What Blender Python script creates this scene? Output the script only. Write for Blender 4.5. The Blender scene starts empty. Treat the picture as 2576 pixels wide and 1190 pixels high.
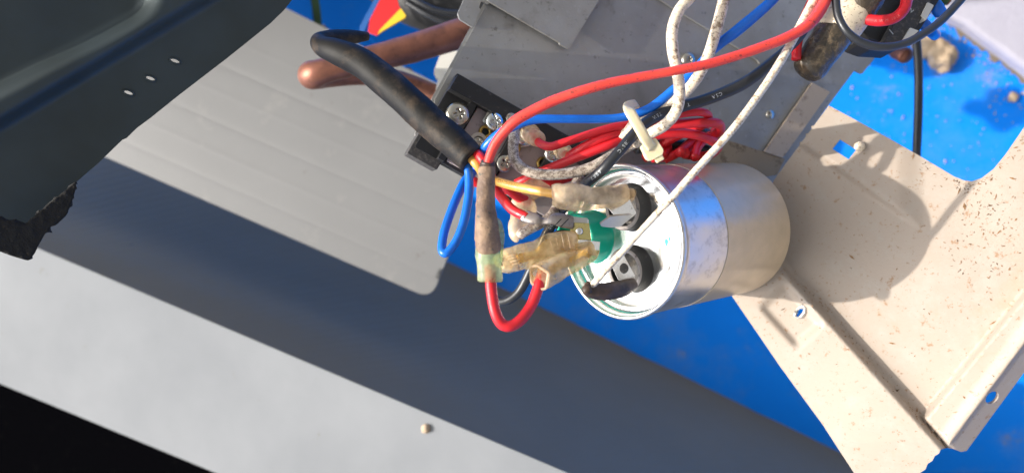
import bpy, math, random
from mathutils import Vector, Matrix, noise
from mathutils.geometry import delaunay_2d_cdt
random.seed(7)
scene = bpy.context.scene
COL = scene.collection

# ------------------------------------------------------------------ camera, sky, sun
TILT = math.radians(15)
CAM_H = 0.56
cam_d = bpy.data.cameras.new("camera")
cam = bpy.data.objects.new("camera", cam_d); COL.objects.link(cam)
cam_d.sensor_width = 36; cam_d.lens = 26.66
cam_d.clip_start = 0.01; cam_d.clip_end = 200
cam.location = (0, 0, CAM_H); cam.rotation_euler = (0, TILT, 0)
cam_d.dof.use_dof = True; cam_d.dof.focus_distance = 0.232; cam_d.dof.aperture_fstop = 11.0
scene.camera = cam
RM = Matrix.Rotation(TILT, 3, 'Y')
CP = Vector((0, 0, CAM_H))
SUN_C = Vector((0.92, 0.03, -0.38)).normalized()        # travel direction, seen from the camera
S = RM @ SUN_C
el = math.asin(-S.z); az = math.atan2(-S.x, -S.y)
w = bpy.data.worlds.new("World"); scene.world = w; w.use_nodes = True
nt = w.node_tree; bg = nt.nodes['Background']
sky = nt.nodes.new('ShaderNodeTexSky'); sky.sky_type = 'NISHITA'; sky.sun_disc = False
sky.sun_elevation = el; sky.sun_rotation = az; sky.dust_density = 6.0; sky.ozone_density = 0.3; sky.air_density = 0.7
hs = nt.nodes.new('ShaderNodeHueSaturation'); hs.inputs['Saturation'].default_value = .08
nt.links.new(sky.outputs[0], hs.inputs['Color']); nt.links.new(hs.outputs[0], bg.inputs[0]); bg.inputs[1].default_value = 0.15
sd = bpy.data.lights.new("sun", 'SUN'); sd.energy = 3.7; sd.angle = math.radians(0.55); sd.color = (1, .93, .83)
so = bpy.data.objects.new("sun", sd); COL.objects.link(so)
so.rotation_euler = (-S).to_track_quat('Z', 'Y').to_euler()
scene.view_settings.view_transform = 'Standard'; scene.view_settings.look = 'None'
scene.view_settings.exposure = 0.68; scene.view_settings.gamma = 1

# ------------------------------------------------------------------ helpers (camera frame, millimetres)
F = 1908.0
def P(u, v, d): return Vector(((u - 1288) * d / F, (595 - v) * d / F, -d))
def W(p): return RM @ (p * 0.001) + CP
def toworld(pts): return [W(p) for p in pts]
def ray(u, v): return Vector(((u - 1288) / F, (595 - v) / F, -1.0))
def on_plane(u, v, pl):
    n, c = pl; r = ray(u, v); return r * (c / n.dot(r))
def plane(n, u, v, d):
    n = Vector(n).normalized(); return (n, n.dot(P(u, v, d)))
NG = Vector((-math.sin(TILT), 0, math.cos(TILT)))
def ground_plane(z): return (NG, z - CAM_H * 1000)

def tag(o, label=None, cat=None, group=None, kind=None):
    if label: o['label'] = label
    if cat: o['category'] = cat
    if group: o['group'] = group
    if kind: o['kind'] = kind
    return o
def thing(name, at, label, cat, group=None):
    o = bpy.data.objects.new(name, None); COL.objects.link(o); o.empty_display_size = 0.005
    o.location = W(at); tag(o, label, cat, group); return o
def mk(name, verts, faces, m, parent=None, smooth=False, bevel=0, solid=0):
    ws = toworld(verts)
    if parent is None:
        org = sum(ws, Vector()) / len(ws)
    else:
        q = parent; org = Vector()
        while q is not None: org += Vector(q.location); q = q.parent
    me = bpy.data.meshes.new(name); me.from_pydata([v - org for v in ws], [], faces)
    me.materials.append(m); me.validate(); me.update()
    if smooth: me.polygons.foreach_set('use_smooth', [True] * len(me.polygons))
    o = bpy.data.objects.new(name, me); COL.objects.link(o)
    if parent is None: o.location = org
    else: o.parent = parent
    if solid:
        s = o.modifiers.new('t', 'SOLIDIFY'); s.thickness = solid * .001; s.offset = -1
    if bevel:
        b = o.modifiers.new('b', 'BEVEL'); b.width = bevel * .001; b.segments = 2; b.limit_method = 'ANGLE'; b.angle_limit = math.radians(35)
    return o
class MB:
    def __init__(s): s.v = []; s.f = []
    def add(s, v, f):
        k = len(s.v); s.v += v; s.f += [tuple(i + k for i in q) for q in f]; return s

def catmull(pts, per=8):
    pts = [tuple(p) for p in pts]
    P_ = [tuple(2 * a - b for a, b in zip(pts[0], pts[1]))] + pts + [tuple(2 * a - b for a, b in zip(pts[-1], pts[-2]))]
    out = []
    for i in range(1, len(P_) - 2):
        for k in range(per):
            t = k / per
            out.append(tuple(.5 * (2 * b + (c_ - a) * t + (2 * a - 5 * b + 4 * c_ - d) * t * t + (3 * b - a - 3 * c_ + d) * t ** 3)
                             for a, b, c_, d in zip(*P_[i - 1:i + 3])))
    out.append(pts[-1]); return out
def loft(path, radii, n=16, squash=1.0, flat=None, wob=0, wsc=.4, cap=True, sq=1.0, ridge=0):
    """tube through path (Vectors) with a radius at each point; squash flattens along 'flat'; sq>1 squarer section"""
    V, Fc = [], []; m = len(path); seed = random.random() * 50
    T = []
    for i in range(m):
        a = path[max(0, i - 1)]; b = path[min(m - 1, i + 1)]; T.append((b - a).normalized())
    ref = flat.copy() if flat else Vector((0, 0, 1))
    x = (ref - T[0] * ref.dot(T[0])).normalized()
    for i in range(m):
        if flat: x = (ref - T[i] * ref.dot(T[i])).normalized()
        else: x = (x - T[i] * x.dot(T[i])).normalized()
        y = T[i].cross(x)
        for k in range(n):
            a = 2 * math.pi * k / n; ca, sa = math.cos(a), math.sin(a)
            r = radii[i]
            if sq != 1.0:
                r *= 1 / (abs(ca) ** sq + abs(sa) ** sq) ** (1 / sq)
            if ridge: r *= 1 + ridge * math.sin(a * 7)
            p = path[i] + x * (ca * r * squash) + y * (sa * r)
            if wob:
                q = noise.noise(p * wsc + Vector((seed, 0, 0))) + .5 * noise.noise(p * wsc * 3 + Vector((0, seed, 0)))
                p = path[i] + (p - path[i]) * (1 + wob * q)
            V.append(p)
        if i:
            for k in range(n):
                Fc.append(((i - 1) * n + k, (i - 1) * n + (k + 1) % n, i * n + (k + 1) % n, i * n + k))
    if cap:
        Fc.append(tuple(range(n - 1, -1, -1))); Fc.append(tuple(range((m - 1) * n, m * n)))
    return V, Fc
def pathpx(pts, w, per=8):
    """pts (u,v,depth[,width px]) -> smooth path, radii in mm"""
    q = [tuple(p) if len(p) == 4 else (p[0], p[1], p[2], w) for p in pts]
    s = catmull(q, per)
    return [P(a[0], a[1], a[2]) for a in s], [max(.1, a[3]) / 2 * a[2] / F for a in s]
def wire(name, pts, w, m, label=None, cat='wire', group=None, parent=None, n=18, **k):
    k.setdefault('wob', .035); k.setdefault('wsc', .22)
    pts = [tuple(p) for p in pts]
    for end in (0, -1):                    # what leaves the picture runs on beyond it
        if pts[end][1] < -25 and len(pts) > 3:
            a, b = pts[end], pts[1 if end == 0 else -2]
            L = math.hypot(a[0] - b[0], a[1] - b[1]); e_ = (a[0] + (a[0] - b[0]) * 420 / L, a[1] + (a[1] - b[1]) * 420 / L, a[2] + 12) + tuple(a[3:])
            pts = [e_] + pts if end == 0 else pts + [e_]
    pa, ra = pathpx(pts, w); ra = [x * 1.07 for x in ra]
    V, Fc = loft(pa, ra, n=n, **k)
    o = mk(name, V, Fc, m, parent, smooth=True)
    if label: tag(o, label, cat, group)
    return o
def basis(n):
    n = n.normalized(); x = Vector((0, 1, 0)).cross(n)
    if x.length < .1: x = Vector((1, 0, 0))
    x.normalize(); return x, n.cross(x), n
def lathe(prof, C, ax, n=64, closed=False, rx=1):
    x, y, a = basis(ax); V, Fc = [], []
    for (r, h) in prof:
        for k in range(n):
            t = 2 * math.pi * k / n; V.append(C + a * h + x * (r * math.cos(t) * rx) + y * (r * math.sin(t)))
    m = len(prof)
    for i in range(m if closed else m - 1):
        j = (i + 1) % m
        for k in range(n): Fc.append((i * n + k, i * n + (k + 1) % n, j * n + (k + 1) % n, j * n + k))
    return V, Fc
def poly_in(x, y, poly):
    c = False; n = len(poly); j = n - 1
    for i in range(n):
        if (poly[i][1] > y) != (poly[j][1] > y) and x < (poly[j][0] - poly[i][0]) * (y - poly[i][1]) / (poly[j][1] - poly[i][1]) + poly[i][0]: c = not c
        j = i
    return c
def cdt(outline, holes, step, lines=()):
    pts, edges = [], []
    for ring in [outline] + holes:
        k = len(pts); out = []
        for i in range(len(ring)):
            a, b = ring[i], ring[(i + 1) % len(ring)]
            L = math.dist(a, b); m = max(1, int(L / step)) if step else 1
            for q in range(m): out.append((a[0] + (b[0] - a[0]) * q / m, a[1] + (b[1] - a[1]) * q / m))
        pts += out; edges += [(k + i, k + (i + 1) % len(out)) for i in range(len(out))]
    for ln in lines:                      # creases: points and edges kept in the mesh
        run = []
        for a, b in zip(ln, ln[1:]):
            m = max(1, int(math.dist(a, b) / step))
            run += [(a[0] + (b[0] - a[0]) * q / m, a[1] + (b[1] - a[1]) * q / m) for q in range(m + 1)]
        prev = None
        for p in run:
            if poly_in(p[0], p[1], outline) and not any(poly_in(p[0], p[1], h) for h in holes) and all((p[0] - b[0]) ** 2 + (p[1] - b[1]) ** 2 > 4 for b in pts):
                pts.append(p)
                if prev is not None: edges.append((prev, len(pts) - 1))
                prev = len(pts) - 1
            else: prev = None
    if step:
        xs = [p[0] for p in outline]; ys = [p[1] for p in outline]; y = min(ys) + step / 2; r = 0
        border = pts[:]
        while y < max(ys):
            x = min(xs) + (step / 2 if r % 2 else 0)
            while x < max(xs):
                if poly_in(x, y, outline) and not any(poly_in(x, y, h) for h in holes) and all((x - b[0]) ** 2 + (y - b[1]) ** 2 > (step * .4) ** 2 for b in border):
                    pts.append((x, y))
                x += step
            y += step * .87; r += 1
    vs, es, fs, *_ = delaunay_2d_cdt([Vector(p) for p in pts], edges, [], 0, 1e-4)
    vs = [tuple(v) for v in vs]; out = []
    for f in fs:
        cx = sum(vs[i][0] for i in f) / 3; cy = sum(vs[i][1] for i in f) / 3
        if poly_in(cx, cy, outline) and not any(poly_in(cx, cy, h) for h in holes):
            (x0, y0), (x1, y1), (x2, y2) = [vs[i] for i in f]
            out.append(tuple(f) if (x1 - x0) * (y2 - y0) - (x2 - x0) * (y1 - y0) < 0 else tuple(reversed(f)))
    return vs, out
def sheet(name, outline, pl, m, holes=[], step=0, h=None, th=.8, parent=None, bevel=.2, up=0, smooth=None, lines=()):
    """sheet of metal whose outline is given in view coordinates on plane pl; h(u,v) raises it"""
    vs, fs = cdt(outline, holes, step, lines)
    V = []
    for (u, v) in vs:
        V.append(on_plane(u, v, (pl[0], pl[1] + up + (h(u, v) if h else 0))))
    o = mk(name, V, fs, m, parent, smooth=bool(h) if smooth is None else smooth, solid=th, bevel=bevel if not h else 0)
    if h: e = o.modifiers.new('e', 'EDGE_SPLIT'); e.split_angle = .9
    return o
def rnd(poly, r, seg=5):
    """round the corners; r a number or list"""
    out = []; n = len(poly)
    for i in range(n):
        p, a, b = Vector(poly[i]), Vector(poly[i - 1]), Vector(poly[(i + 1) % n])
        rr = r[i] if isinstance(r, (list, tuple)) else r
        da, db = (a - p), (b - p); t = min(rr, da.length * .45, db.length * .45)
        if t <= 0.01: out.append(tuple(p)); continue
        s, e = p + da.normalized() * t, p + db.normalized() * t
        for k in range(seg + 1):
            q = k / seg; out.append(tuple(s * (1 - q) ** 2 + p * 2 * q * (1 - q) + e * q * q))
    return out
def circ(u, v, r, n=16, ry=None): return [(u + r * math.cos(2 * math.pi * k / n), v + (ry or r) * math.sin(2 * math.pi * k / n)) for k in range(n)]
def sstep(a, b, x):
    t = min(1, max(0, (x - a) / (b - a))); return t * t * (3 - 2 * t)
def dline(u, v, a, b):
    """signed distance in px from line a->b (positive on its right when looking along it, y down)"""
    dx, dy = b[0] - a[0], b[1] - a[1]; L = math.hypot(dx, dy); return ((u - a[0]) * -dy + (v - a[1]) * dx) / L * 1.0
def box(C, x, y, z, sx, sy, sz):
    V = [C + x * (i * sx / 2) + y * (j * sy / 2) + z * (k * sz / 2) for k in (-1, 1) for j in (-1, 1) for i in (-1, 1)]
    return V, [(0, 2, 3, 1), (4, 5, 7, 6), (0, 1, 5, 4), (2, 6, 7, 3), (0, 4, 6, 2), (1, 3, 7, 5)]

_gl = {}
def glyph(ch):
    if ch not in _gl:
        cu = bpy.data.curves.new('g', 'FONT'); cu.body = ch; cu.size = 1; cu.resolution_u = 2
        o = bpy.data.objects.new('g', cu); COL.objects.link(o)
        dg = bpy.context.evaluated_depsgraph_get(); me = o.evaluated_get(dg).to_mesh()
        vs = [tuple(v.co) for v in me.vertices]; fs = [tuple(p.vertices) for p in me.polygons]
        xs = [v[0] for v in vs] or [0]; _gl[ch] = (vs, fs, min(xs), max(xs))
        o.to_mesh_clear(); bpy.data.objects.remove(o); bpy.data.curves.remove(cu)
    return _gl[ch]
def text_on_wire(text, path, rad, s0, size, m, parent, side=0.0, gap=.25, name='printing', flip=False):
    """print text along a wire path, on the side towards the viewer; s0 start in mm"""
    mb = MB(); s = s0
    cum = [0]
    for i in range(1, len(path)): cum.append(cum[-1] + (path[i] - path[i - 1]).length)
    for ch in text:
        if ch == ' ': s += size * .5; continue
        vs, fs, x0, x1 = glyph(ch)
        i = max(0, min(len(path) - 2, next((j for j in range(len(cum)) if cum[j] > s), len(cum)) - 1))
        f = (s - cum[i]) / max(1e-6, cum[i + 1] - cum[i]); c = path[i].lerp(path[i + 1], f); r = rad[i] * 1.012 + .02
        t = (path[i + 1] - path[i]).normalized(); vdir = (-c).normalized(); z = (vdir - t * vdir.dot(t)).normalized(); y = z.cross(t)
        out = []
        for (x, yy, _) in vs:
            lat = ((yy - .35) * size + side) / r
            q = c + t * ((x - x0) * size) + (z * math.cos(lat) + y * math.sin(lat)) * r
            out.append(q)
        mb.add(out, fs); s += (x1 - x0) * size + gap * size
    if mb.f: return mk(name, mb.v, mb.f, m, parent)
def text_flat(text, C, x, y, z, size, m, parent, name='marking', gap=.2):
    mb = MB(); s = 0
    for ch in text:
        if ch == ' ': s += size * .5; continue
        vs, fs, x0, x1 = glyph(ch)
        mb.add([C + x * ((a - x0) * size + s) + y * (b * size) + z * .08 for a, b, _ in vs], fs); s += (x1 - x0 + gap) * size
    return mk(name, mb.v, mb.f, m, parent)

# ------------------------------------------------------------------ materials
def lin(c):
    return tuple((x / 255 / 12.92 if x / 255 <= .04045 else ((x / 255 + .055) / 1.055) ** 2.4) for x in c) + (1,)
def mat(name, col, rough=.5, metal=0, var=None, spots=[], bump=0, bscale=1.0, trans=0, ior=1.45, coat=0, sss=0, vscale=.15, rvar=0, spec=.5, stretch=None):
    """col/spots in linear RGB; var=(second colour, amount); spots=[(colour, scale per mm, threshold, softness, stretch)]"""
    m = bpy.data.materials.new(name); m.use_nodes = True; n = m.node_tree; L = n.links.new
    b = n.nodes['Principled BSDF']; tc = n.nodes.new('ShaderNodeTexCoord'); mp = n.nodes.new('ShaderNodeMapping')
    mp.inputs['Scale'].default_value = tuple(1000 * k for k in (stretch or (1, 1, 1))); L(tc.outputs['Object'], mp.inputs[0])
    b.inputs['Roughness'].default_value = rough; b.inputs['Metallic'].default_value = metal
    b.inputs['Transmission Weight'].default_value = trans; b.inputs['IOR'].default_value = ior
    b.inputs['Coat Weight'].default_value = coat; b.inputs['Specular IOR Level'].default_value = spec
    if sss:
        b.inputs['Subsurface Weight'].default_value = sss; b.inputs['Subsurface Radius'].default_value = (1, .6, .35); b.inputs['Subsurface Scale'].default_value = .002
    cur = None
    def nz(sc, det=4, ro=.6):
        t = n.nodes.new('ShaderNodeTexNoise'); t.inputs['Scale'].default_value = sc; t.inputs['Detail'].default_value = det; t.inputs['Roughness'].default_value = ro
        L(mp.outputs[0], t.inputs['Vector']); return t
    base = n.nodes.new('ShaderNodeRGB'); base.outputs[0].default_value = tuple(col[:3]) + (1,); cur = base.outputs[0]
    def mix(fac, c2):
        nonlocal cur
        x = n.nodes.new('ShaderNodeMix'); x.data_type = 'RGBA'; L(fac, x.inputs[0]); L(cur, x.inputs[6]); x.inputs[7].default_value = tuple(c2[:3]) + (1,); cur = x.outputs[2]
    def ramp(src, a, c2, top=1):
        r = n.nodes.new('ShaderNodeMapRange'); r.inputs[1].default_value = a; r.inputs[2].default_value = c2; r.inputs[4].default_value = top; L(src, r.inputs[0]); return r.outputs[0]
    if var: mix(ramp(nz(vscale).outputs[0], .35, .65, var[1]), var[0])
    for sp in spots:
        t = nz(sp[1], 6, .7)
        mix(ramp(t.outputs[0], sp[2], sp[2] + sp[3], sp[4] if len(sp) > 4 else 1), sp[0])
    L(cur, b.inputs['Base Color'])
    if rvar:
        L(ramp(nz(vscale * 3).outputs[0], .3, .7, 1), (x := n.nodes.new('ShaderNodeMapRange')).inputs[0])
        x.inputs[3].default_value = max(.02, rough - rvar); x.inputs[4].default_value = rough + rvar; L(x.outputs[0], b.inputs['Roughness'])
    if bump:
        bp = n.nodes.new('ShaderNodeBump'); bp.inputs['Strength'].default_value = 1; bp.inputs['Distance'].default_value = bump * .001
        L(nz(bscale).outputs[0], bp.inputs['Height']); L(bp.outputs[0], b.inputs['Normal'])
    return m
DIRT = (.10, .055, .03); SOOT = (.03, .022, .018)
M = {}
M['blue_floor'] = mat('blue floor paint', (.0, .205, .86), .8, spec=.2, var=((.004, .225, .86), .6), vscale=.012,
    spots=[((.10, .24, .55), .011, .50, .16, .4), ((.26, .24, .20), .022, .60, .10, .55), ((.02, .12, .35), .09, .68, .05, .6)], bump=.3, bscale=.5)
M['slate'] = mat('slate concrete', (.20, .178, .135), .95, var=((.185, .165, .125), .8), vscale=.02, spots=[((.05, .06, .08), .08, .7, .06)])
M['ledge'] = mat('pale grey concrete', (.215, .225, .24), .85, var=((.18, .19, .205), .9), vscale=.012,
    spots=[((.28, .27, .26), .05, .68, .08, .3), ((.16, .15, .14), .12, .66, .05, .6), ((.12, .11, .10), .5, .70, .03, .5)], bump=.15, bscale=.15)
M['pit_shade'] = mat('painted deep shade', (.0015, .0015, .002), 1, spec=0, bump=.6, bscale=.5, spots=[((.004, .004, .004), .1, .6, .1)])  # near-black base colour stands in for deep shade beyond the ledge
M['whitewall'] = mat('white painted wall', (.38, .37, .44), .7, var=((.32, .31, .38), .8), vscale=.02, spots=[((.22, .2, .17), .05, .70, .1)], bump=.5, bscale=.3)
M['greypanel'] = mat('grey painted sheet', (.165, .165, .165), .5, var=((.15, .15, .15), .8), vscale=.015, spots=[((.10, .085, .075), .08, .68, .03, .6), ((.22, .215, .205), .03, .58, .10, .5)], bump=.05, bscale=1)
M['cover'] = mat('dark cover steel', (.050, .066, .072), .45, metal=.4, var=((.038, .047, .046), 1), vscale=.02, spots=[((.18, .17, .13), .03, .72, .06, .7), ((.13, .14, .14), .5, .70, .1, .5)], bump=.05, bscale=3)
M['foam'] = mat('black foam', (.012, .011, .010), .95, spots=[((.07, .055, .035), .9, .62, .06)], bump=.5, bscale=1.1)
M['galv'] = mat('galvanised steel', (.34, .34, .335), .5, metal=.5, var=((.22, .21, .19), 1), vscale=.02, spots=[((.17, .16, .14), .05, .56, .16, .7), ((.13, .12, .11), .4, .60, .08, .6), ((.42, .43, .44), .35, .58, .12, .3)], bump=.06, bscale=1.2, rvar=.1)
M['beige'] = mat('cream painted steel', (.375, .31, .255), .5, var=((.35, .29, .24), 1), vscale=.05,
    spots=[((.38, .335, .29), .10, .48, .2, .8), ((.34, .26, .18), .04, .60, .10, .5), ((.27, .155, .08), .30, .61, .05, .8), ((.22, .13, .07), .7, .62, .04, .8)], bump=.06, bscale=1)
M['strip'] = mat('speckled cream strip', (.48, .38, .28), .7, spots=[((.20, .13, .08), .3, .56, .1, .8), ((.08, .05, .03), .9, .64, .05, .7)])
M['tan'] = mat('tan patch', (.30, .22, .13), .5, metal=.3, spots=[((.12, .08, .04), .2, .55, .1, .8)])
M['alu'] = mat('bright aluminium can', (.68, .65, .60), .35, metal=.92, spots=[((.40, .37, .33), .12, .52, .12, .7), ((.3, .27, .23), .8, .64, .05, .6)], bump=.015, bscale=.1, rvar=.06, vscale=.05)
M['alu_face'] = mat('aluminium lid', (.84, .84, .83), .19, metal=1, spots=[((.35, .33, .3), .4, .70, .06, .6)], bump=.02, bscale=.8)
M['wrap'] = mat('dusty clear wrap', (.62, .50, .35), .33, metal=.3, var=((.55, .45, .31), 1), spots=[((.16, .12, .08), .5, .67, .05, .8)], bump=.02, bscale=.5)
def wiremat(name, c, c2, dirt=.66, rough=.45, d2=SOOT): return mat(name, c, rough, var=(c2, .8), vscale=.2, spots=[(d2, .45, dirt - .06, .07, .75), (d2, 1.2, dirt - .06, .05, .7)], bump=.03, bscale=1.5, sss=.05, coat=.15)
M['red'] = wiremat('red insulation', (.62, .012, .02), (.50, .012, .02), .72)
M['coral'] = wiremat('faded coral red insulation', (.74, .06, .04), (.68, .045, .035), .66, .5)
M['darkred'] = wiremat('dusty red insulation', (.42, .03, .03), (.30, .03, .03), .66, .5)
M['blue'] = wiremat('blue insulation', (.005, .14, .62), (.004, .11, .5), .74, .3)
M['yellow'] = wiremat('amber insulation', (.62, .33, .07), (.52, .26, .05), .70, .42, DIRT)
M['black'] = wiremat('black insulation', (.016, .018, .022), (.025, .026, .03), .72, .38, (.06, .05, .045))
M['white'] = wiremat('dirty white insulation', (.72, .62, .48), (.62, .52, .40), .60, .55, (.13, .07, .03))
M['white_clean'] = wiremat('off white insulation', (.78, .68, .54), (.70, .60, .46), .60, .5, (.20, .11, .05))
M['white_grey'] = wiremat('greyed white insulation', (.52, .45, .37), (.40, .34, .28), .57, .6, (.11, .07, .05))
M['sleeve'] = mat('black heat shrink', (.010, .009, .008), .6, spec=.3, spots=[((.075, .052, .034), .10, .50, .18, .8), ((.12, .09, .06), 1.2, .74, .04, .6)], bump=.05, bscale=1)
M['burnt'] = mat('burnt brown heat shrink', (.085, .050, .033), .5, var=((.030, .02, .015), 1), vscale=.25, spots=[((.12, .075, .05), .5, .62, .1, .7)], bump=.08, bscale=1)
M['grime'] = mat('grimy brown shrink tube', (.27, .18, .115), .7, var=((.14, .09, .065), 1), vscale=.2, spots=[((.03, .05, .045), .45, .60, .06, .8), ((.34, .22, .13), .7, .60, .08, .7), ((.05, .02, .012), 1.1, .62, .05, .9)], bump=.3, bscale=.9)
def clear(name, c, dirtc, film=.45, rough=.15, th=.66):
    m = mat(name, c, rough, spots=[(dirtc, .35, th, .15, .6)], bump=.5, bscale=.35, coat=.9, sss=.1)
    n = m.node_tree; b = n.nodes['Principled BSDF']; out = n.nodes['Material Output']
    tr = n.nodes.new('ShaderNodeBsdfTransparent'); tr.inputs[0].default_value = tuple(min(1, x ** .5) for x in c[:3]) + (1,)
    tl = n.nodes.new('ShaderNodeBsdfTranslucent'); tl.inputs[0].default_value = tuple(c[:3]) + (1,)
    m1 = n.nodes.new('ShaderNodeMixShader'); m1.inputs[0].default_value = .42; n.links.new(b.outputs[0], m1.inputs[1]); n.links.new(tl.outputs[0], m1.inputs[2])
    nz = n.nodes.new('ShaderNodeTexNoise'); nz.inputs['Scale'].default_value = .25; nz.inputs['Detail'].default_value = 5; n.links.new(n.nodes['Mapping'].outputs[0], nz.inputs['Vector'])
    mr = n.nodes.new('ShaderNodeMapRange'); mr.inputs[1].default_value = .35; mr.inputs[2].default_value = .65; mr.inputs[3].default_value = max(0, film - .25); mr.inputs[4].default_value = min(1, film + .25)
    n.links.new(nz.outputs[0], mr.inputs[0]); m2 = n.nodes.new('ShaderNodeMixShader'); n.links.new(mr.outputs[0], m2.inputs[0])
    n.links.new(m1.outputs[0], m2.inputs[1]); n.links.new(tr.outputs[0], m2.inputs[2]); n.links.new(m2.outputs[0], out.inputs[0])
    return m
M['clear'] = clear('amber clear nylon', (.95, .78, .50), (.42, .24, .10), .62)
M['clear2'] = clear('milky clear nylon', (.92, .76, .54), (.45, .3, .16), .45, .2)
M['clearg'] = clear('green tinted nylon', (.60, .70, .42), (.40, .40, .25), .55, .3, .62)
M['tie'] = mat('cream nylon tie', (.66, .58, .38), .4, sss=.3, spots=[((.2, .12, .05), .6, .76, .03)], bump=.03)
M['green'] = mat('green plastic tube', (.01, .58, .40), .3, sss=.35, coat=.3)
M['blackplastic'] = mat('black plastic', (.016, .016, .017), .5, spots=[((.10, .09, .08), .5, .60, .12, .6)], bump=.06, bscale=1.2)
M['duskyplastic'] = mat('dusty black plastic', (.05, .047, .045), .7, spots=[((.16, .14, .12), .8, .50, .2, .8)], bump=.15, bscale=1.5)
M['tin'] = mat('tinned steel tab', (.80, .78, .74), .22, metal=1, spots=[((.3, .26, .2), .8, .62, .08, .7)], bump=.02)
M['zinc'] = mat('zinc plated screw', (.70, .72, .70), .25, metal=1, var=((.5, .52, .5), 1), vscale=.5, spots=[((.3, .28, .2), .9, .64, .08, .6)], bump=.03, bscale=2)
M['nickel'] = mat('dull nickel screw', (.50, .47, .40), .3, metal=1, spots=[((.2, .18, .14), .8, .62, .1, .6)], bump=.03, bscale=2)
M['brass'] = mat('brass', (.50, .34, .10), .35, metal=1, spots=[((.12, .09, .04), .7, .56, .12, .8)])
M['goldtab'] = mat('plated brass tab', (.45, .38, .16), .22, metal=1, spots=[((.12, .1, .05), .7, .58, .1, .7)])
M['crimp'] = mat('dusty crimp terminal', (.28, .25, .235), .5, metal=.5, spots=[((.15, .12, .11), .6, .55, .15, .7)], bump=.05, bscale=1.5)
M['bakelite'] = mat('mauve grey bakelite', (.36, .30, .30), .6, spots=[((.10, .08, .075), .3, .56, .15, .8)], bump=.05)
M['copper'] = mat('copper pipe', (.34, .14, .085), .5, metal=.6, var=((.20, .085, .06), 1), vscale=.08, spots=[((.1, .05, .04), .15, .56, .12, .7), ((.10, .14, .11), .4, .66, .05, .5)], bump=.03)
M['olive'] = mat('green strap', (.05, .10, .03), .6)
M['tapeblue'] = mat('blue tape', (.01, .08, .28), .4); M['tapered'] = mat('red tape', (.55, .01, .012), .4); M['tapeyellow'] = mat('yellow tape', (.65, .42, .02), .4)
M['tar'] = mat('tarred insulation', (.03, .026, .02), .35, var=((.07, .052, .032), 1), vscale=.15, spots=[((.15, .11, .07), .35, .50, .12, .8)], bump=.45, bscale=.7, coat=.3)
M['cream'] = mat('speckled cream collar', (.62, .53, .40), .5, spots=[((.14, .09, .05), 1.0, .55, .08, .85)])
M['green_edge_glow'] = mat('green plastic with painted edge glow', (.03, .68, .45), .35, sss=.3)  # lighter copy of the green, painting the lit glow along the rim
M['rimgrey'] = mat('dusty grey rim', (.30, .27, .25), .75, spots=[((.04, .035, .03), .5, .55, .1, .8)], bump=.1, bscale=1.5)
M['stone'] = mat('pale stone', (.50, .38, .26), .9, var=((.38, .28, .19), 1), vscale=.08, bump=.8, bscale=.3)
M['ink_white'] = mat('white print', (.42, .45, .48), .6); M['ink_dark'] = mat('dark print', (.16, .09, .02), .6); M['ink_grey'] = mat('stamped grey letters', (.10, .10, .11), .5, metal=.5)
M['ink_pink'] = mat('pale pink print', (.62, .16, .16), .6); M['ink_blue'] = mat('blue marker ink', (.02, .45, .75), .5)
M['whiteplastic'] = mat('white plastic', (.66, .64, .58), .5, bump=.05); M['darkhole'] = mat('dark recess', (.006, .012, .010), .6)
M['steelend'] = mat('tinned blade', (.62, .60, .56), .35, metal=.8, spots=[((.25, .22, .18), .5, .6, .1, .7)])
for k, v in [('wb', 0)]: pass

# ------------------------------------------------------------------ setting: floor, ledges
def gpt(u, v, z=0): return on_plane(u, v, ground_plane(z))
R8 = 12000
gc = gpt(1288, 595)
ex = Vector((math.cos(TILT), 0, math.sin(TILT))); ey = Vector((0, 1, 0))
V = [gc + ex * (a * R8) + ey * (b * R8) for a, b in ((-1, -1), (1, -1), (1, 1), (-1, 1))]
o = mk('floor', V, [(0, 1, 2, 3)], M['blue_floor']); tag(o, kind='structure')
def lineY(u, p, s): return p[1] + (u - p[0]) * s
# sloped slate haunch: foot on the floor (ragged), top against the ledge
TOPZ = 210
foot, top = [], []
N = 160
def edge_on(z, pA, pB, k):   # k beyond 0..1 extends; straight line on height z
    a, b = gpt(*pA, z), gpt(*pB, z); return a.lerp(b, k)
for i in range(N + 1):
    k = -2.2 + 5.0 * i / N
    f = edge_on(0, (1130, 660), (2130, 1145), k); t_ = edge_on(TOPZ, (95, 625), (1430, 1190), -1.2 + 3.4 * i / N)
    rag = .012 * noise.noise(Vector((i * .35, 0, 0))) + .008 * noise.noise(Vector((i * 1.3, 5, 0)))
    foot.append(f + (f - t_) * rag + NG * .5); top.append(t_)
print('HAUNCH', (foot[100] - foot[50]).cross(top[50] - foot[50]).normalized().dot(-SUN_C))
V = foot + top
o = mk('haunch', V, [(i, i + 1, N + 2 + i, N + 1 + i) for i in range(N)], M['slate']); tag(o, kind='structure')
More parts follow.
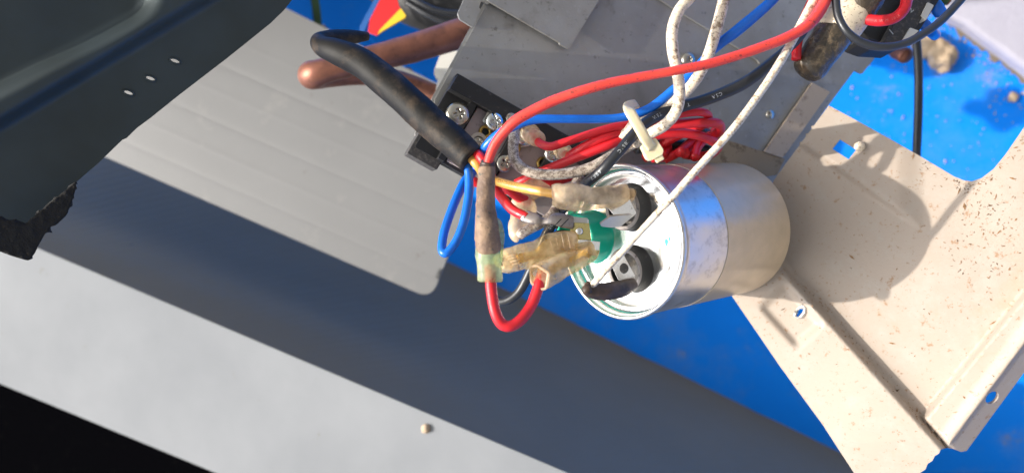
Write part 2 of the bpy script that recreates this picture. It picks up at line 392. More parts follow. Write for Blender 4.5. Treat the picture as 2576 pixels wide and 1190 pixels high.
# ledge: lit flat top with a drop on the far side
la, lb = edge_on(TOPZ, (95, 625), (1430, 1190), -1.2), edge_on(TOPZ, (95, 625), (1430, 1190), 2.2)
lc, ld = edge_on(TOPZ, (0, 965), (545, 1190), 5.4), edge_on(TOPZ, (0, 965), (545, 1190), -2.6)
dn = NG * -400
V = []; Fc = []; N2 = 40
for j in range(9):
    for i in range(N2 + 1):
        k = i / N2; a = la.lerp(lb, k); b = ld.lerp(lc, k); p = a.lerp(b, j / 8)
        p = p + NG * (.6 * noise.noise(p * .02)) if 0 < j < 8 else p
        V.append(p)
Fc = [(j * (N2 + 1) + i, j * (N2 + 1) + i + 1, (j + 1) * (N2 + 1) + i + 1, (j + 1) * (N2 + 1) + i) for j in range(8) for i in range(N2)]
k = len(V); V += [ld + dn, lc + dn]; Fc.append((8 * (N2 + 1), 8 * (N2 + 1) + N2, k + 1, k)); Fc = [tuple(reversed(f)) for f in Fc]
o = mk('ledge', V, Fc, M['ledge'], smooth=False); tag(o, kind='structure')
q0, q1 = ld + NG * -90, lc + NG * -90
o = mk('painted_shade_ground', [q0 + ey * 5, q1 + ey * 5, q1 - ey * 700 - ex * 200, q0 - ey * 700 - ex * 200], [(0, 3, 2, 1)], M['pit_shade']); tag(o, kind='structure')  # black sheet painted as the shade below the ledge's outer drop
# pebble crumbs on the ledge
for (u, v, r) in ((1072, 1078, 2.4),):
    c = gpt(u, v, TOPZ + .3); V, Fc = [], []
    import bmesh
    bm = bmesh.new(); bmesh.ops.create_icosphere(bm, subdivisions=2, radius=r)
    for x in bm.verts: x.co *= 1 + .25 * noise.noise(x.co * .5)
    V = [c + Vector(x.co) for x in bm.verts]; Fc = [tuple(y.index for y in f.verts) for f in bm.faces]; bm.free()
    o = mk('mortar_crumb', V, Fc, M['ledge'] if u != 1072 else M['stone'], smooth=True)
    tag(o, {1072: 'cream mortar crumb on the pale grey ledge', 862: 'small grey crumb at the bottom edge of the pale ledge', 1245: 'small pale crumb near the slate slope on the ledge'}[u], 'crumb', 'mortar crumbs on the ledge')

# white low wall, top right
wz = 14
wp = [(2384, 40), (2430, 62), (2480, 100), (2530, 135), (2576, 170), (2720, 290), (3300, 200), (3000, -700), (2250, -700), (2320, -20)]
V = [gpt(u, v, wz) for u, v in wp]; n = len(V); V += [gpt(u, v, wz) - NG * (wz - 1) + ex * 6 * 0 for u, v in wp]
Fc = [tuple(range(n - 1, -1, -1))] + [(i, (i + 1) % n, n + (i + 1) % n, n + i) for i in range(n)]
o = mk('low_wall', V, Fc, M['whitewall'], bevel=3); tag(o, 'white painted low wall edge at the blue floor beside the stones', 'wall')

# dirt gathered along the foot of the wall
V = []; 
for i in range(61):
    k = i / 60; a_ = gpt(2330, -10, 1.2).lerp(gpt(2640, 220, 1.2), k); t_ = 4 * noise.noise(Vector((i * .3, 9, 0)))
    V += [a_ + ey * 6, a_ - ey * (7 + t_ + 2 * noise.noise(Vector((i * .9, 3, 0)))) - ex * 2]
tag(mk('dirt', V, [(2 * i, 2 * i + 1, 2 * i + 3, 2 * i + 2) for i in range(60)], mat('dirt', (.16, .13, .10), .95, spots=[((.02, .14, .45), .15, .55, .1, .8)])), 'brown dirt gathered along the foot of the white low wall', 'dirt', kind='stuff')
# stones
def stone(u, v, r, z, label, m='stone', sq=1):
    bm = bmesh.new(); bmesh.ops.create_icosphere(bm, subdivisions=4, radius=r); sd_ = Vector((u, v, 0))
    for x in bm.verts:
        c = x.co.normalized(); x.co *= 1 + .35 * noise.noise(c * 1.3 + sd_) + .12 * noise.noise(c * 4 + sd_)
        x.co = Vector((x.co.x * sq, x.co.y, x.co.z * .8))
    c = gpt(u, v, z); V = [c + Vector(x.co) for x in bm.verts]; Fc = [tuple(y.index for y in f.verts) for f in bm.faces]; bm.free()
    o = mk('stone', V, Fc, M[m], smooth=True); tag(o, label, 'stone', 'stones lying on the blue floor')
stone(2366, 143, 9.6, 7, 'largest cream stone on the blue floor right of the hanging black cable', sq=.9)
stone(2332, 112, 8.5, 6, 'brownish stone half hidden behind the hanging black cable')
stone(2549, 245, 3.0, 2, 'small cream pebble near the right edge of the blue floor')

mb = MB(); rng = random.Random(11)
for _ in range(420):
    if rng.random() < .6: k = rng.random(); p = gpt(2340, 0, .6).lerp(gpt(2640, 225, .6), k) - ey * abs(rng.gauss(0, 14)) - ex * rng.gauss(0, 6)
    else: p = gpt(rng.uniform(2080, 2580), rng.uniform(60, 460), .6)
    q = rng.uniform(.3, 1.1) * (1.8 if rng.random() < .06 else 1); V, Fc = box(p, Vector((rng.random(), rng.random(), .2)).normalized(), Vector((-rng.random(), rng.random(), .3)).normalized(), Vector((0, 0, 1)), q, q * .8, q * .6); mb.add(V, Fc)
tag(mk('grit', mb.v, mb.f, M['stone']), 'fine pale grit scattered over the sunlit blue floor by the wall', 'grit', kind='stuff')
# ------------------------------------------------------------------ grey ribbed panel lying over the ledge
plp = plane((-.16, .06, .98), 1000, 480, 428)
ribA, ribB = (270, 395), (1075, 745)
def hp(u, v):
    t = -dline(u, v, ribA, ribB)     # distance up from the lower edge
    s = 0
    for k, (c, wd, a) in enumerate(((52, 4, -.9), (120, 4, .7), (190, 4, -1.1), (262, 4, .7), (325, 4.5, -1.5), (395, 4, .6))):
        s += .085 * a * math.exp(-((t - c) / wd) ** 2)
    return s
def rl(o_):
    dx, dy = ribB[0] - ribA[0], ribB[1] - ribA[1]; L = math.hypot(dx, dy); nx, ny = dy / L * o_, -dx / L * o_
    return [(ribA[0] - dx + nx, ribA[1] - dy + ny), (ribB[0] + dx + nx, ribB[1] + dy + ny)]
out = rnd([(720, 22), (1262, 292), (1085, 752), (262, 394), (-260, 168), (-100, -200), (500, -80)], [0, 20, 42, 0, 0, 0, 0], 7)
o = sheet('ribbed_panel', out, plp, M['greypanel'], step=14, h=hp, th=2.2, lines=[rl(c_ + k_) for c_ in (52, 120, 190, 262, 325, 395) for k_ in (-10, -4, 0, 4, 10)])
tag(o, 'flat light grey ribbed metal panel with rounded corner behind the wires', 'panel')

# ------------------------------------------------------------------ dark cover, top left
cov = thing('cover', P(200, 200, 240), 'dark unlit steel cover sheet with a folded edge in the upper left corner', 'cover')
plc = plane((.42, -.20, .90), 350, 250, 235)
f0, f1 = (0, 342), (590, -12)
def hc(u, v):
    t = -dline(u, v, f0, f1)
    h = 4.5 * sstep(2, 50, t)
    # second crease running down into the corner
    ax = (0, 255), (330, 84)
    t2 = -dline(u, v, *ax)
    side = sstep(400, 320, u + (v - 80) * .2)
    return h - 5 * sstep(0, 55, t2) * side + .5 * noise.noise(Vector((u * .006, v * .006, 0)))
out = [(760, -30), (735, 0), (715, 26), (680, 60), (570, 148), (450, 240), (380, 296), (345, 322), (318, 348), (308, 352), (250, 408), (190, 460), (120, 522), (66, 563), (40, 566), (18, 556), (0, 545), (-60, 530), (-140, 200), (-100, -150), (500, -150)]
slots = [(323, 234), (378, 198), (440, 154)]
def slot(u, v, a, b, ang, n=14):
    return [(u + a * math.cos(t) * math.cos(ang) - b * math.sin(t) * math.sin(ang), v + a * math.cos(t) * math.sin(ang) + b * math.sin(t) * math.cos(ang)) for t in (2 * math.pi * k / n for k in range(n))]
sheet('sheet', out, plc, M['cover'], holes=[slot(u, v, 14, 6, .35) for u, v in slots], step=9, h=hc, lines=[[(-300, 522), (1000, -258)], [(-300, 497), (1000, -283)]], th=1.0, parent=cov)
for (u, v) in slots:
    ring = slot(u, v, 14, 6, .35, 16); c = [on_plane(a, b, (plc[0], plc[1] + hc(a, b) + .25)) for a, b in ring]
    V, Fc = loft([c[i % 16] for i in range(17)], [.3] * 17, n=6, cap=False); mk('slot_rim', V, Fc, M['cover'], cov, smooth=True)
c0_ = Vector((-330, 130, -215)); V, Fc = box(c0_ + Vector((0, 160, -190)), Vector((1, 0, 0)), Vector((0, 1, 0)), Vector((0, 0, 1)), 3, 320, 380)
mk('added_shade_wall', V, Fc, M['cover'], cov)  # unseen wall added out of view to shade the top-left floor
# foam seal under its corner
fo = rnd([(-30, 540), (60, 566), (192, 457), (186, 490), (176, 520), (165, 545), (140, 568), (126, 572), (112, 590), (96, 618), (86, 640), (70, 658), (40, 650), (-5, 634), (-60, 620)], 4, 2)
plf = plane((.42, -.20, .90), 100, 550, 215)
vs, fs = cdt(fo, [], 7)
V = [on_plane(u, v, plf) + plf[0] * (.35 * noise.noise(Vector((u * .07, v * .07, 0))) + .12 * noise.noise(Vector((u * .25, v * .25, 3))) - 1.0) for u, v in vs]
tag(mk('foam_seal', V, fs, M['foam'], smooth=True, solid=2.5), 'crumbling black foam seal stuck under the corner of the dark cover', 'foam')

# ------------------------------------------------------------------ galvanised control box
PG = plane((.30, .0, .954), 1400, 300, 270)
cb = thing('control_box', on_plane(1600, 200, PG), 'grey galvanised control box sheet behind the bundle of wires', 'electrical box')
main = rnd([(1226, 8), (1168, -60), (1700, -300), (2500, -300), (2330, -60), (2217, 126), (2169, 187), (2150, 178), (2085, 265), (1955, 446), (1890, 520), (1500, 520), (1180, 440), (1118, 405), (1068, 385), (1078, 340), (1094, 250)], 3, 2)
sheet('back_plate', main, PG, M['galv'], parent=cb, th=1.0, step=40, smooth=False, holes=[slot(1937, 290, 9, 4, -1.0)])
tabp = rnd([(1175, -40), (1168, -4), (1151, 35), (1156, 49), (1190, 70), (1209, 24), (1205, 20), (1211, 2), (1228, 12), (1300, -40)], 3, 3)
sheet('side_tab', tabp, PG, M['galv'], parent=cb, th=1.0, up=1.3)
flap = rnd([(1240, -80), (1222, -4), (1228, 3), (1408, 108), (1408, 112), (1431, 124), (1520, -20), (1550, -80)], 2, 2)
sheet('upper_flap', flap, PG, M['galv'], parent=cb, th=1.0, up=2.6)
seam = [(1640, -10), (1656, -1), (1780, 74), (1905, 152), (1912, 162), (2060, 60), (2140, -40), (1700, -80)]
sheet('overlap_plate', seam, PG, M['galv'], parent=cb, th=.8, up=.8)
# left wall of the box turning away from the viewer
la_, lb_ = [(1224, 12), (1160, 130), (1094, 250), (1080, 335)], None
V = []
for (u, v) in la_: p = on_plane(u, v, PG); V += [p + PG[0] * -.5, p - PG[0] * 30 + Vector((3, 0, 0))]
mk('side_wall', V, [(0, 2, 3, 1), (2, 4, 5, 3), (4, 6, 7, 5)], M['galv'], cb, solid=1)
ft = rnd([(1064, 308), (1045, 330), (1044, 344), (1052, 353), (1076, 362), (1094, 330)], 5, 4)
sheet('foot_tab', ft, PG, M['steelend'], parent=cb, th=1.0, up=-1.2)
sheet('speckled_strip', rnd([(2043, 208), (2089, 232), (1970, 398), (1922, 382)], 3, 2), PG, M['strip'], parent=cb, th=.8, up=1.2)
sheet('tan_patch', [(1800, 345), (1860, 362), (1925, 384), (1975, 400), (1955, 440), (1900, 450), (1770, 430)], PG, M['tan'], parent=cb, th=.8, up=.5, bevel=0)  # thin tan patch laid against the back plate
# scored stripe lines of an old marker
def screw(name, u, v, rpx, pl, up, m, parent, cross=.5, ang=.3, dome=.55, slot_=False, group=None, depth=.35):
    c = on_plane(u, v, (pl[0], pl[1] + up)); r = rpx * (-c.z) / F; x, y, n = basis(pl[0])
    V, Fc = [], []; NR, NS = 16, 56
    for i in range(NR + 1):
        for k in range(NS):
            rr = i / NR; t = 2 * math.pi * k / NS; a, b = rr * math.cos(t), rr * math.sin(t)
            h = dome * math.sqrt(max(0, 1 - rr ** 2 * .92))
            ca, sa = math.cos(ang), math.sin(ang); p, q = a * ca + b * sa, -a * sa + b * ca
            inx = max((1 - sstep(.10, .17, abs(p))) * (1 - sstep(cross - .06, cross + .06, abs(q))), (1 - sstep(.10, .17, abs(q))) * (1 - sstep(cross - .06, cross + .06, abs(p))))
            if slot_: inx = max(inx, (1 - sstep(.07, .13, abs(p))))
            V.append(c + x * (a * r) + y * (b * r) + n * ((h - inx * depth) * r))
    for i in range(NR):
        for k in range(NS): Fc.append((i * NS + k, (i + 1) * NS + k, (i + 1) * NS + (k + 1) % NS, i * NS + (k + 1) % NS))
    k0 = len(V)
    for k in range(NS): V.append(V[NR * NS + k] - n * (r * .35))
    for k in range(NS): Fc.append((NR * NS + k, k0 + k, k0 + (k + 1) % NS, NR * NS + (k + 1) % NS))
    o = mk(name, V, Fc, m, parent, smooth=True)
    V2, F2 = box(c + n * (r * .12), x * math.cos(ang) + y * math.sin(ang), -x * math.sin(ang) + y * math.cos(ang), n, r * .24, r * cross * 1.9, .05)
    return o
screw('screw', 1731, 152, 19, PG, .3, M['nickel'], cb, cross=.35)
V, Fc = lathe([(0.1, .6), (1.6, .5), (1.9, 0)], on_plane(1938, 289, PG), PG[0], 20); mk('rivet', V, Fc, M['nickel'], cb, smooth=True)

# ------------------------------------------------------------------ cream chassis sheet, right
PB = plane((-.45, .03, .89), 1960, 440, 280)
GA, GB = (1958, 655), (2378, 1122)
KA, KB = (2331, 1020), (2576, 722)
LA, LB = (2395, 1105), (2576, 862)
def hb(u, v):
    h = 0
    g = dline(u, v, GA, GB)            # >0 : lower-left of the groove line
    h += 7.0 * sstep(-14, 16, g)
    # pocket around the punched hole
    pu, pv = u - 2005, v - 795; a = math.radians(48); p, q = pu * math.cos(a) + pv * math.sin(a), -pu * math.sin(a) + pv * math.cos(a)
    pk = (1 - sstep(52, 80, abs(p + 10))) * (1 - sstep(30, 52, abs(q - 10))); h -= 2.0 * pk * sstep(0, 30, g)
    # shallow bead along the groove
    h -= 1.2 * math.exp(-((g + 2) / 4) ** 2)
    # diagonal bend
    d = -dline(u, v, (2009, 363), (2283, 553))     # >0 above
    h += 2.2 * sstep(-8, 14, d) * sstep(2330, 2250, u) * (1 if g < 0 else 0) if g < 0 else 0
    # raised rim towards the right
    k = dline(u, v, KA, KB); h += 5.0 * sstep(2, 24, k) * sstep(0, -14, g)
    l = dline(u, v, LA, LB); h -= .15 * max(0, l - 2) * sstep(0, 8, l) * sstep(12, 0, g)
    h += .9 * sstep(-40, -2, l) * (1 - sstep(0, 4, l)) * sstep(0, -14, g)
    h += 1.2 * sstep(2380, 2560, u) * sstep(700, 450, v)
    h += .35 * noise.noise(Vector((u * .004, v * .004, 2)))
    if v > 1110: h -= .02 * (v - 1110)
    return h
bo = [(1955, 442), (2085, 266), (2160, 306), (2250, 356), (2330, 402), (2400, 444), (2425, 454), (2445, 456), (2470, 448), (2500, 425), (2530, 388), (2560, 345), (2600, 285), (2700, 160), (2950, 300), (2900, 560),
      (2600, 905), (2500, 1040), (2432, 1133), (2418, 1136), (2397, 1128), (2384, 1126), (2368, 1128), (2362, 1140), (2352, 1146), (2346, 1158), (2334, 1166), (2328, 1180), (2310, 1192), (2300, 1240), (2190, 1240), (2148, 1188), (2110, 1130), (2070, 1068), (2020, 1000), (1960, 918), (1900, 830), (1830, 728), (1820, 700), (1880, 560)]
hole1 = [(2113, 351), (2154, 377), (2135, 401), (2094, 375)]
hole2 = [(2003, 783), (2010, 774), (2020, 770), (2026, 774), (2024, 786), (2016, 797), (2006, 800), (1999, 794)]
hole3 = slot(2496, 1000, 19, 13, -.75, 18)
ch = thing('chassis_sheet', on_plane(2200, 700, PB), 'cream painted steel chassis sheet with rust freckles and folded flanges on the right', 'metal panel')
def par(A_, B_, o_, k0=-.6, k1=1.6):
    dx, dy = B_[0] - A_[0], B_[1] - A_[1]; L = math.hypot(dx, dy); nx, ny = -dy / L * o_, dx / L * o_
    return [(A_[0] + dx * k0 + nx, A_[1] + dy * k0 + ny), (A_[0] + dx * k1 + nx, A_[1] + dy * k1 + ny)]
creases = [par(LA, LB, o_, -.1) for o_ in (-3, 1, 5, 9)] + [par(KA, KB, o_, -.1) for o_ in (2, 13, 24)] + [par(GA, GB, o_, -.1, 1.1) for o_ in (-14, -6, 4, 16)]
sheet('pressed_sheet', bo, PB, M['beige'], holes=[hole1, hole2, hole3], lines=creases, step=6, h=hb, th=1.0, parent=ch)
# burr around punched hole, back lip behind the oval hole, bent tab by the square hole
pa = [on_plane(u, v, (PB[0], PB[1] + hb(u, v) + .2)) for u, v in hole2] ; pa.append(pa[0])
V, Fc = loft(pa, [.45 + .2 * ((i * 7) % 3) for i in range(len(pa))], n=8, wob=.5, wsc=1.5); mk('burr', V, Fc, M['steelend'], ch, smooth=True)
V, Fc = loft([on_plane(2150, 372, PB) + PB[0] * 4, on_plane(2160, 372, PB) + PB[0] * 4.2, on_plane(2172, 374, PB) + PB[0] * 3.6, on_plane(2176, 375, PB) + PB[0] * 2.5], [.8, 1.7, 1.5, .5], squash=.5, n=12)
mk('bent_tab', V, Fc, M['white_clean'], ch, smooth=True)

rng = random.Random(3)
mb = MB(); tries = 0
while len(mb.f) < 420 and tries < 5000:
    tries += 1
    if rng.random() < .35:
        e_ = rng.randrange(3, 14); k = rng.random(); (a0, a1), (b0, b1) = bo[e_], bo[e_ + 1]; u, v = a0 + (b0 - a0) * k + rng.gauss(0, 9), a1 + (b1 - a1) * k + abs(rng.gauss(0, 14))
    elif rng.random() < .5: u, v = rng.gauss(2480, 60), rng.gauss(570, 80)
    elif rng.random() < .5: k = rng.random(); u, v = 1990 + 390 * k + rng.gauss(0, 10), 690 + 432 * k + rng.gauss(0, 8)
    else: u, v = rng.uniform(1900, 2576), rng.uniform(450, 1190)
    if not poly_in(u, v, bo) or not poly_in(u + 8, v, bo) or not poly_in(u - 8, v, bo) or not poly_in(u, v - 8, bo): continue
    c = on_plane(u, v, (PB[0], PB[1] + hb(u, v) + .12)); a = rng.uniform(0, 6.28); L = rng.uniform(.15, .6) * (2.4 if rng.random() < .07 else 1); wd = L * rng.uniform(.12, .4)
    x, y, n_ = basis(PB[0]); d1 = x * math.cos(a) + y * math.sin(a); d2 = n_.cross(d1)
    mb.add([c - d1 * L, c - d2 * wd + n_ * .1, c + d1 * L, c + d2 * wd + n_ * .15], [(0, 1, 2, 3)])
tag(mk('rust_flakes', mb.v, mb.f, mat('rust flakes', (.26, .14, .06), .9, spots=[((.08, .05, .03), .15, .5, .05, .8)]), ch), kind='stuff')
# ------------------------------------------------------------------ capacitor
A = Vector((.74, .075, -.665)).normalized(); C0 = Vector((33.3, -1.8, -237)); RC = 24.3; LC = 63
E2 = (Vector((0, 1, 0)) - A * A.y).normalized(); E1 = E2.cross(-A).normalized()
if E1.x < 0: E1 = -E1
def CF(a, b, h=0): return C0 + E1 * a + E2 * b - A * h       # a right, b up on the lid, h out towards the viewer
cap = thing('capacitor', C0 + A * LC, 'shiny aluminium motor run capacitor can with green and black terminal collars', 'capacitor')
REC = 3.6
V, Fc = lathe([(RC - 1.3, REC), (RC - 1.25, .6), (RC - .9, 0.05), (RC - .3, -.15), (RC + .15, .3), (RC + .25, 1.1), (RC + .0, 1.9), (RC - .35, 2.6), (RC - .45, 3.6), (RC - .45, 4.2), (RC - .45, LC - 3.5), (RC - .45, LC - 3), (RC - .8, LC - 1.2), (RC - 2.2, LC), (0.01, LC)], C0, A, 128)
mk('can', V, Fc, M['alu'], cap, smooth=True)
V, Fc = lathe([(0.01, REC), (10, REC), (16, REC), (19.8, REC + .05), (20.6, REC + .7), (21.6, REC + .9), (RC - 1.6, REC + .6), (RC - 1.1, REC - .3)], C0, A, 96)
mk('lid', V, Fc, M['alu_face'], cap, smooth=True)
V, Fc = lathe([(RC - .42, 24), (RC - .28, 24), (RC - .28, 24.3), (RC - .28, LC - 1.2), (RC - .28, LC - .7), (RC - .35, LC - .35), (RC - .6, LC + .05)], C0, A, 96)
mk('clear_wrap', V, Fc, M['wrap'], cap, smooth=True)
def collar(u, v, ro, ri, hgt, m, name, mr=None):
    """open plastic tube standing on the lid, its mouth seen at (u, v)"""
    c = on_plane(u, v, (-A, (-A).dot(C0 + A * (REC - hgt)))) + A * hgt
    V, Fc = lathe([(ri, .9), (ri, hgt), (ri + .1, hgt + .2), (ro - .2, hgt + .2), (ro, hgt), (ro, 1), (ro + .5, .3), (ro + .7, 0)], c, -A, 48)
    o = mk(name, V, Fc, m, cap, smooth=True); e = o.modifiers.new('e', 'EDGE_SPLIT'); e.split_angle = .7
    V, Fc = lathe([(.01, 1.2), (ri, 1.2)], c, -A, 32); mk('collar_floor', V, Fc, M['duskyplastic'], cap)
    if mr:
        V, Fc = lathe([(ri + .05, hgt + .1), (ri + .15, hgt + .35), (ro - .25, hgt + .35), (ro - .1, hgt + .1)], c, -A, 48); mk('collar_rim', V, Fc, mr, cap, smooth=True)
    return c
def tab(c, a, b, h0, h1, wd, ang, m, name='blade_tab', hole=True, bend=0, lean=0):
    """spade blade standing on the lid at (a,b); ang its direction in the lid plane"""
    d = E1 * math.cos(ang) + E2 * math.sin(ang); nn = (-A).cross(d).normalized(); upv = (-A + d * 0 + nn * lean).normalized()
    o0 = c + E1 * a + E2 * b
    ol = [(-wd / 2, h0), (wd / 2, h0), (wd / 2, h1 - 1), (wd / 2 - 1, h1), (-wd / 2 + 1, h1), (-wd / 2, h1 - 1)]
    cir = [(.8 * math.cos(t), h1 - 3 + .8 * math.sin(t)) for t in (2 * math.pi * k / 10 for k in range(10))] if hole else None
    vs, fs = cdt(ol, [cir] if cir else [], 0)
    V = [o0 + d * x + upv * y for x, y in vs]
    return mk(name, V, fs, m, cap, solid=.8, bevel=.12)
c1 = collar(1566, 524, 6.9, 5.5, 4.6, M['blackplastic'], 'black_collar', M['rimgrey'])
c2 = collar(1572, 680, 6.9, 5.5, 4.6, M['blackplastic'], 'black_collar', M['rimgrey'])
c3 = collar(1446, 601, 8.1, 7.1, 9.0, M['green'], 'green_collar', M['green_edge_glow'])
print('GREEN base', (c3 - C0).dot(E1), (c3 - C0).dot(E2), (c1 - C0).dot(E1), (c1 - C0).dot(E2))
EDGE = None
# upper terminal: bent bridge blade (bright) and lower prong
def quadplate(pts, m, name='blade_tab', th=.8, parent=None, holes=[]):
    V = [P(*p) for p in pts]; n = len(V)
    return mk(name, V, [tuple(range(n))[::-1]], m, parent or cap, solid=th, bevel=.15)
PT1 = plane((-.25, .10, .96), 1570, 530, 226)
sheet('blade_tab', rnd([(1530, 524), (1560, 500), (1584, 502), (1601, 536), (1597, 541), (1546, 543)], 2, 2), PT1, M['tin'], parent=cap, th=.8, bevel=.12)
sheet('blade_prong', rnd([(1510, 564), (1534, 546), (1548, 543.5), (1600, 539), (1562, 570), (1538, 573), (1513, 570)], 2, 2), plane((.25, -.55, .8), 1560, 545, 224.5), M['steelend'], parent=cap, th=.8, bevel=.12)
# lower terminal: flat blade with rivet dimple
PT2 = plane((-.30, .0, .95), 1565, 672, 228)
sheet('blade_tab', rnd([(1530, 650), (1560, 633), (1566, 636), (1598, 694), (1592, 703), (1556, 705)], 2, 2), PT2, M['tin'], parent=cap, th=.8, bevel=.12)
cc = on_plane(1573, 675, PT2); V, Fc = lathe([(.01, .15), (1.0, .2), (1.5, 0), (1.7, -.1)], cc, Vector((-.1, 0, 1)), 20); mk('rivet', V, Fc, M['duskyplastic'], cap, smooth=True)
# hub blade cluster inside the green collar
V, Fc = box(P(1460, 582, 222), (E1 * .2 + Vector((.88, -.05, .1))).normalized(), Vector((-.12, 1, .0)).normalized(), Vector((.05, .1, 1)).normalized(), 5.8, 5.0, .8)
mk('blade_tab', V, Fc, M['goldtab'], cap, bevel=.15)
V, Fc = lathe([(.01, .2), (.8, .2), (1.0, 0)], P(1457, 582, 220.8), Vector((0, 0, 1)), 16); mk('dimple', V, Fc, M['tin'], cap, smooth=True)
for (u, v, dd, a_, b_) in ((1452, 560, 226, 7.5, 2.4), (1478, 616, 225, 8, 2.6)):
    V, Fc = box(P(u, v, dd), Vector((.9, -.1, -.4)).normalized(), Vector((.1, 1, 0)), Vector((.4, 0, .9)).normalized(), a_, b_, .8); mk('blade_tab', V, Fc, M['tin'], cap, bevel=.1)
text_flat('HERM', CF(6.6, 15.6, -REC + .35), (E1 * .8 - E2 * .6), (E1 * .6 + E2 * .8), -A, 2.0, M['ink_grey'], cap, gap=.7)
text_flat('FAN', CF(5.0, -18.6, -REC + .35), (E1 * .8 + E2 * .6), (-E1 * .6 + E2 * .8), -A, 1.8, M['ink_grey'], cap, gap=.35)
def blob(C, x, y, pts, m, name, parent): return mk(name, [C + x * a + y * b for a, b in pts], [tuple(range(len(pts)))], m, parent)
for (a0, b0, s_) in ((15.6, -.3, .7), (16.9, .6, .55)):
    blob(CF(a0, b0, -REC + .06), E1, E2, [(s_ * (1 + .3 * math.sin(3 * t)) * math.cos(t) * .8, s_ * 1.6 * math.sin(t)) for t in (2 * math.pi * k / 14 for k in range(14))], M['ink_blue'], 'marker_dot', cap)

# ------------------------------------------------------------------ terminal block on the control box
NP = PG[0]
tb = thing('terminal_block', on_plane(1300, 340, PG), 'black screw terminal block with zinc screws and brass eyelets under the wires', 'terminal block')
BU, BV = Vector((.87, .49)), Vector((-.50, .865))       # along the block, across it (view px, y down)
B0 = Vector((1150, 184))
def bq(a, b): p = B0 + BU * a + BV * b; return (p.x, p.y)
base = rnd([bq(0, 0), bq(440, 0), bq(440, 215), bq(0, 215)], 4, 2)
sheet('base', base, PG, M['blackplastic'], parent=tb, th=5, up=5.5, bevel=.5)
sheet('raised_back', rnd([bq(4, 2), bq(430, 2), bq(430, 42), bq(4, 42)], 2, 2), PG, M['blackplastic'], parent=tb, th=5, up=10.5, bevel=.4)
sheet('end_block', rnd([bq(-8, 168), bq(78, 168), bq(78, 238), bq(-8, 238)], 4, 2), PG, M['duskyplastic'], parent=tb, th=7, up=5.0, bevel=.5)
for (a0, a1) in ((66, 84), (196, 214), (300, 316)):
    sheet('barrier', rnd([bq(a0, 44), bq(a1, 44), bq(a1, 210), bq(a0, 210)], 2, 2), PG, M['blackplastic'], parent=tb, th=4, up=9.2, bevel=.4)
for (a0, a1) in ((88, 192), (218, 298), (320, 400)):
    sheet('inlay', rnd([bq(a0, 50), bq(a1, 50), bq(a1, 205), bq(a0, 205)], 2, 2), PG, M['bakelite'], parent=tb, th=1.2, up=6.4, bevel=.2)
# metal bridge plates
for pts in ([(1213, 305), (1238, 262), (1252, 250), (1262, 256), (1300, 282), (1309, 300), (1290, 322), (1262, 338), (1240, 330)],
            [(1300, 330), (1322, 312), (1350, 330), (1340, 365), (1310, 372)],
            [(1372, 378), (1384, 360), (1425, 362), (1440, 390), (1412, 415), (1380, 400)]):
    sheet('contact_plate', rnd(pts, 4, 3), PG, M['zinc'], parent=tb, th=1, up=8.4, bevel=.2)
screw('screw', 1152, 289, 31, PG, 8.0, M['nickel'], tb, cross=.42, ang=.25, dome=.5)
screw('screw', 1244, 306, 23, PG, 9.6, M['zinc'], tb, cross=.5, ang=.2, slot_=True)
screw('screw', 1269, 412, 22, PG, 8.6, M['nickel'], tb, cross=.5, ang=.5, dome=.45)
screw('screw', 1317, 345, 21, PG, 9.6, M['zinc'], tb, cross=.5, ang=.5, slot_=True)
screw('screw', 1391, 387, 23, PG, 9.6, M['zinc'], tb, cross=.5, ang=.3, slot_=True)
screw('screw', 1203, 360, 19, PG, 7.6, M['nickel'], tb, cross=.5, ang=.3, dome=.4)
for (u, v, r) in ((1269, 408, 25), (1203, 356, 22), (1244, 302, 26)):
    c = on_plane(u, v, (NP, PG[1] + 8.3)); rr = r * -c.z / F
    V, Fc = lathe([(rr * .6, .5), (rr, .5), (rr, -.2)], c, NP, 32); mk('washer', V, Fc, M['nickel'], tb, smooth=False)
for (u, v) in ((1220, 332), (1365, 411), (1294, 372)):
    c = on_plane(u, v, (NP, PG[1] + 6.6)); rr = 16.5 * -c.z / F
    V, Fc = lathe([(rr * .52, -3), (rr * .55, .5), (rr * .75, .9), (rr * .95, .6), (rr, 0), (rr, -1)], c, NP, 32); o = mk('eyelet', V, Fc, M['brass'], tb, smooth=True)
    V, Fc = lathe([(.01, .12), (rr * .6, .12)], c, NP, 24); mk('eyelet_bore', V, Fc, M['darkhole'], tb)

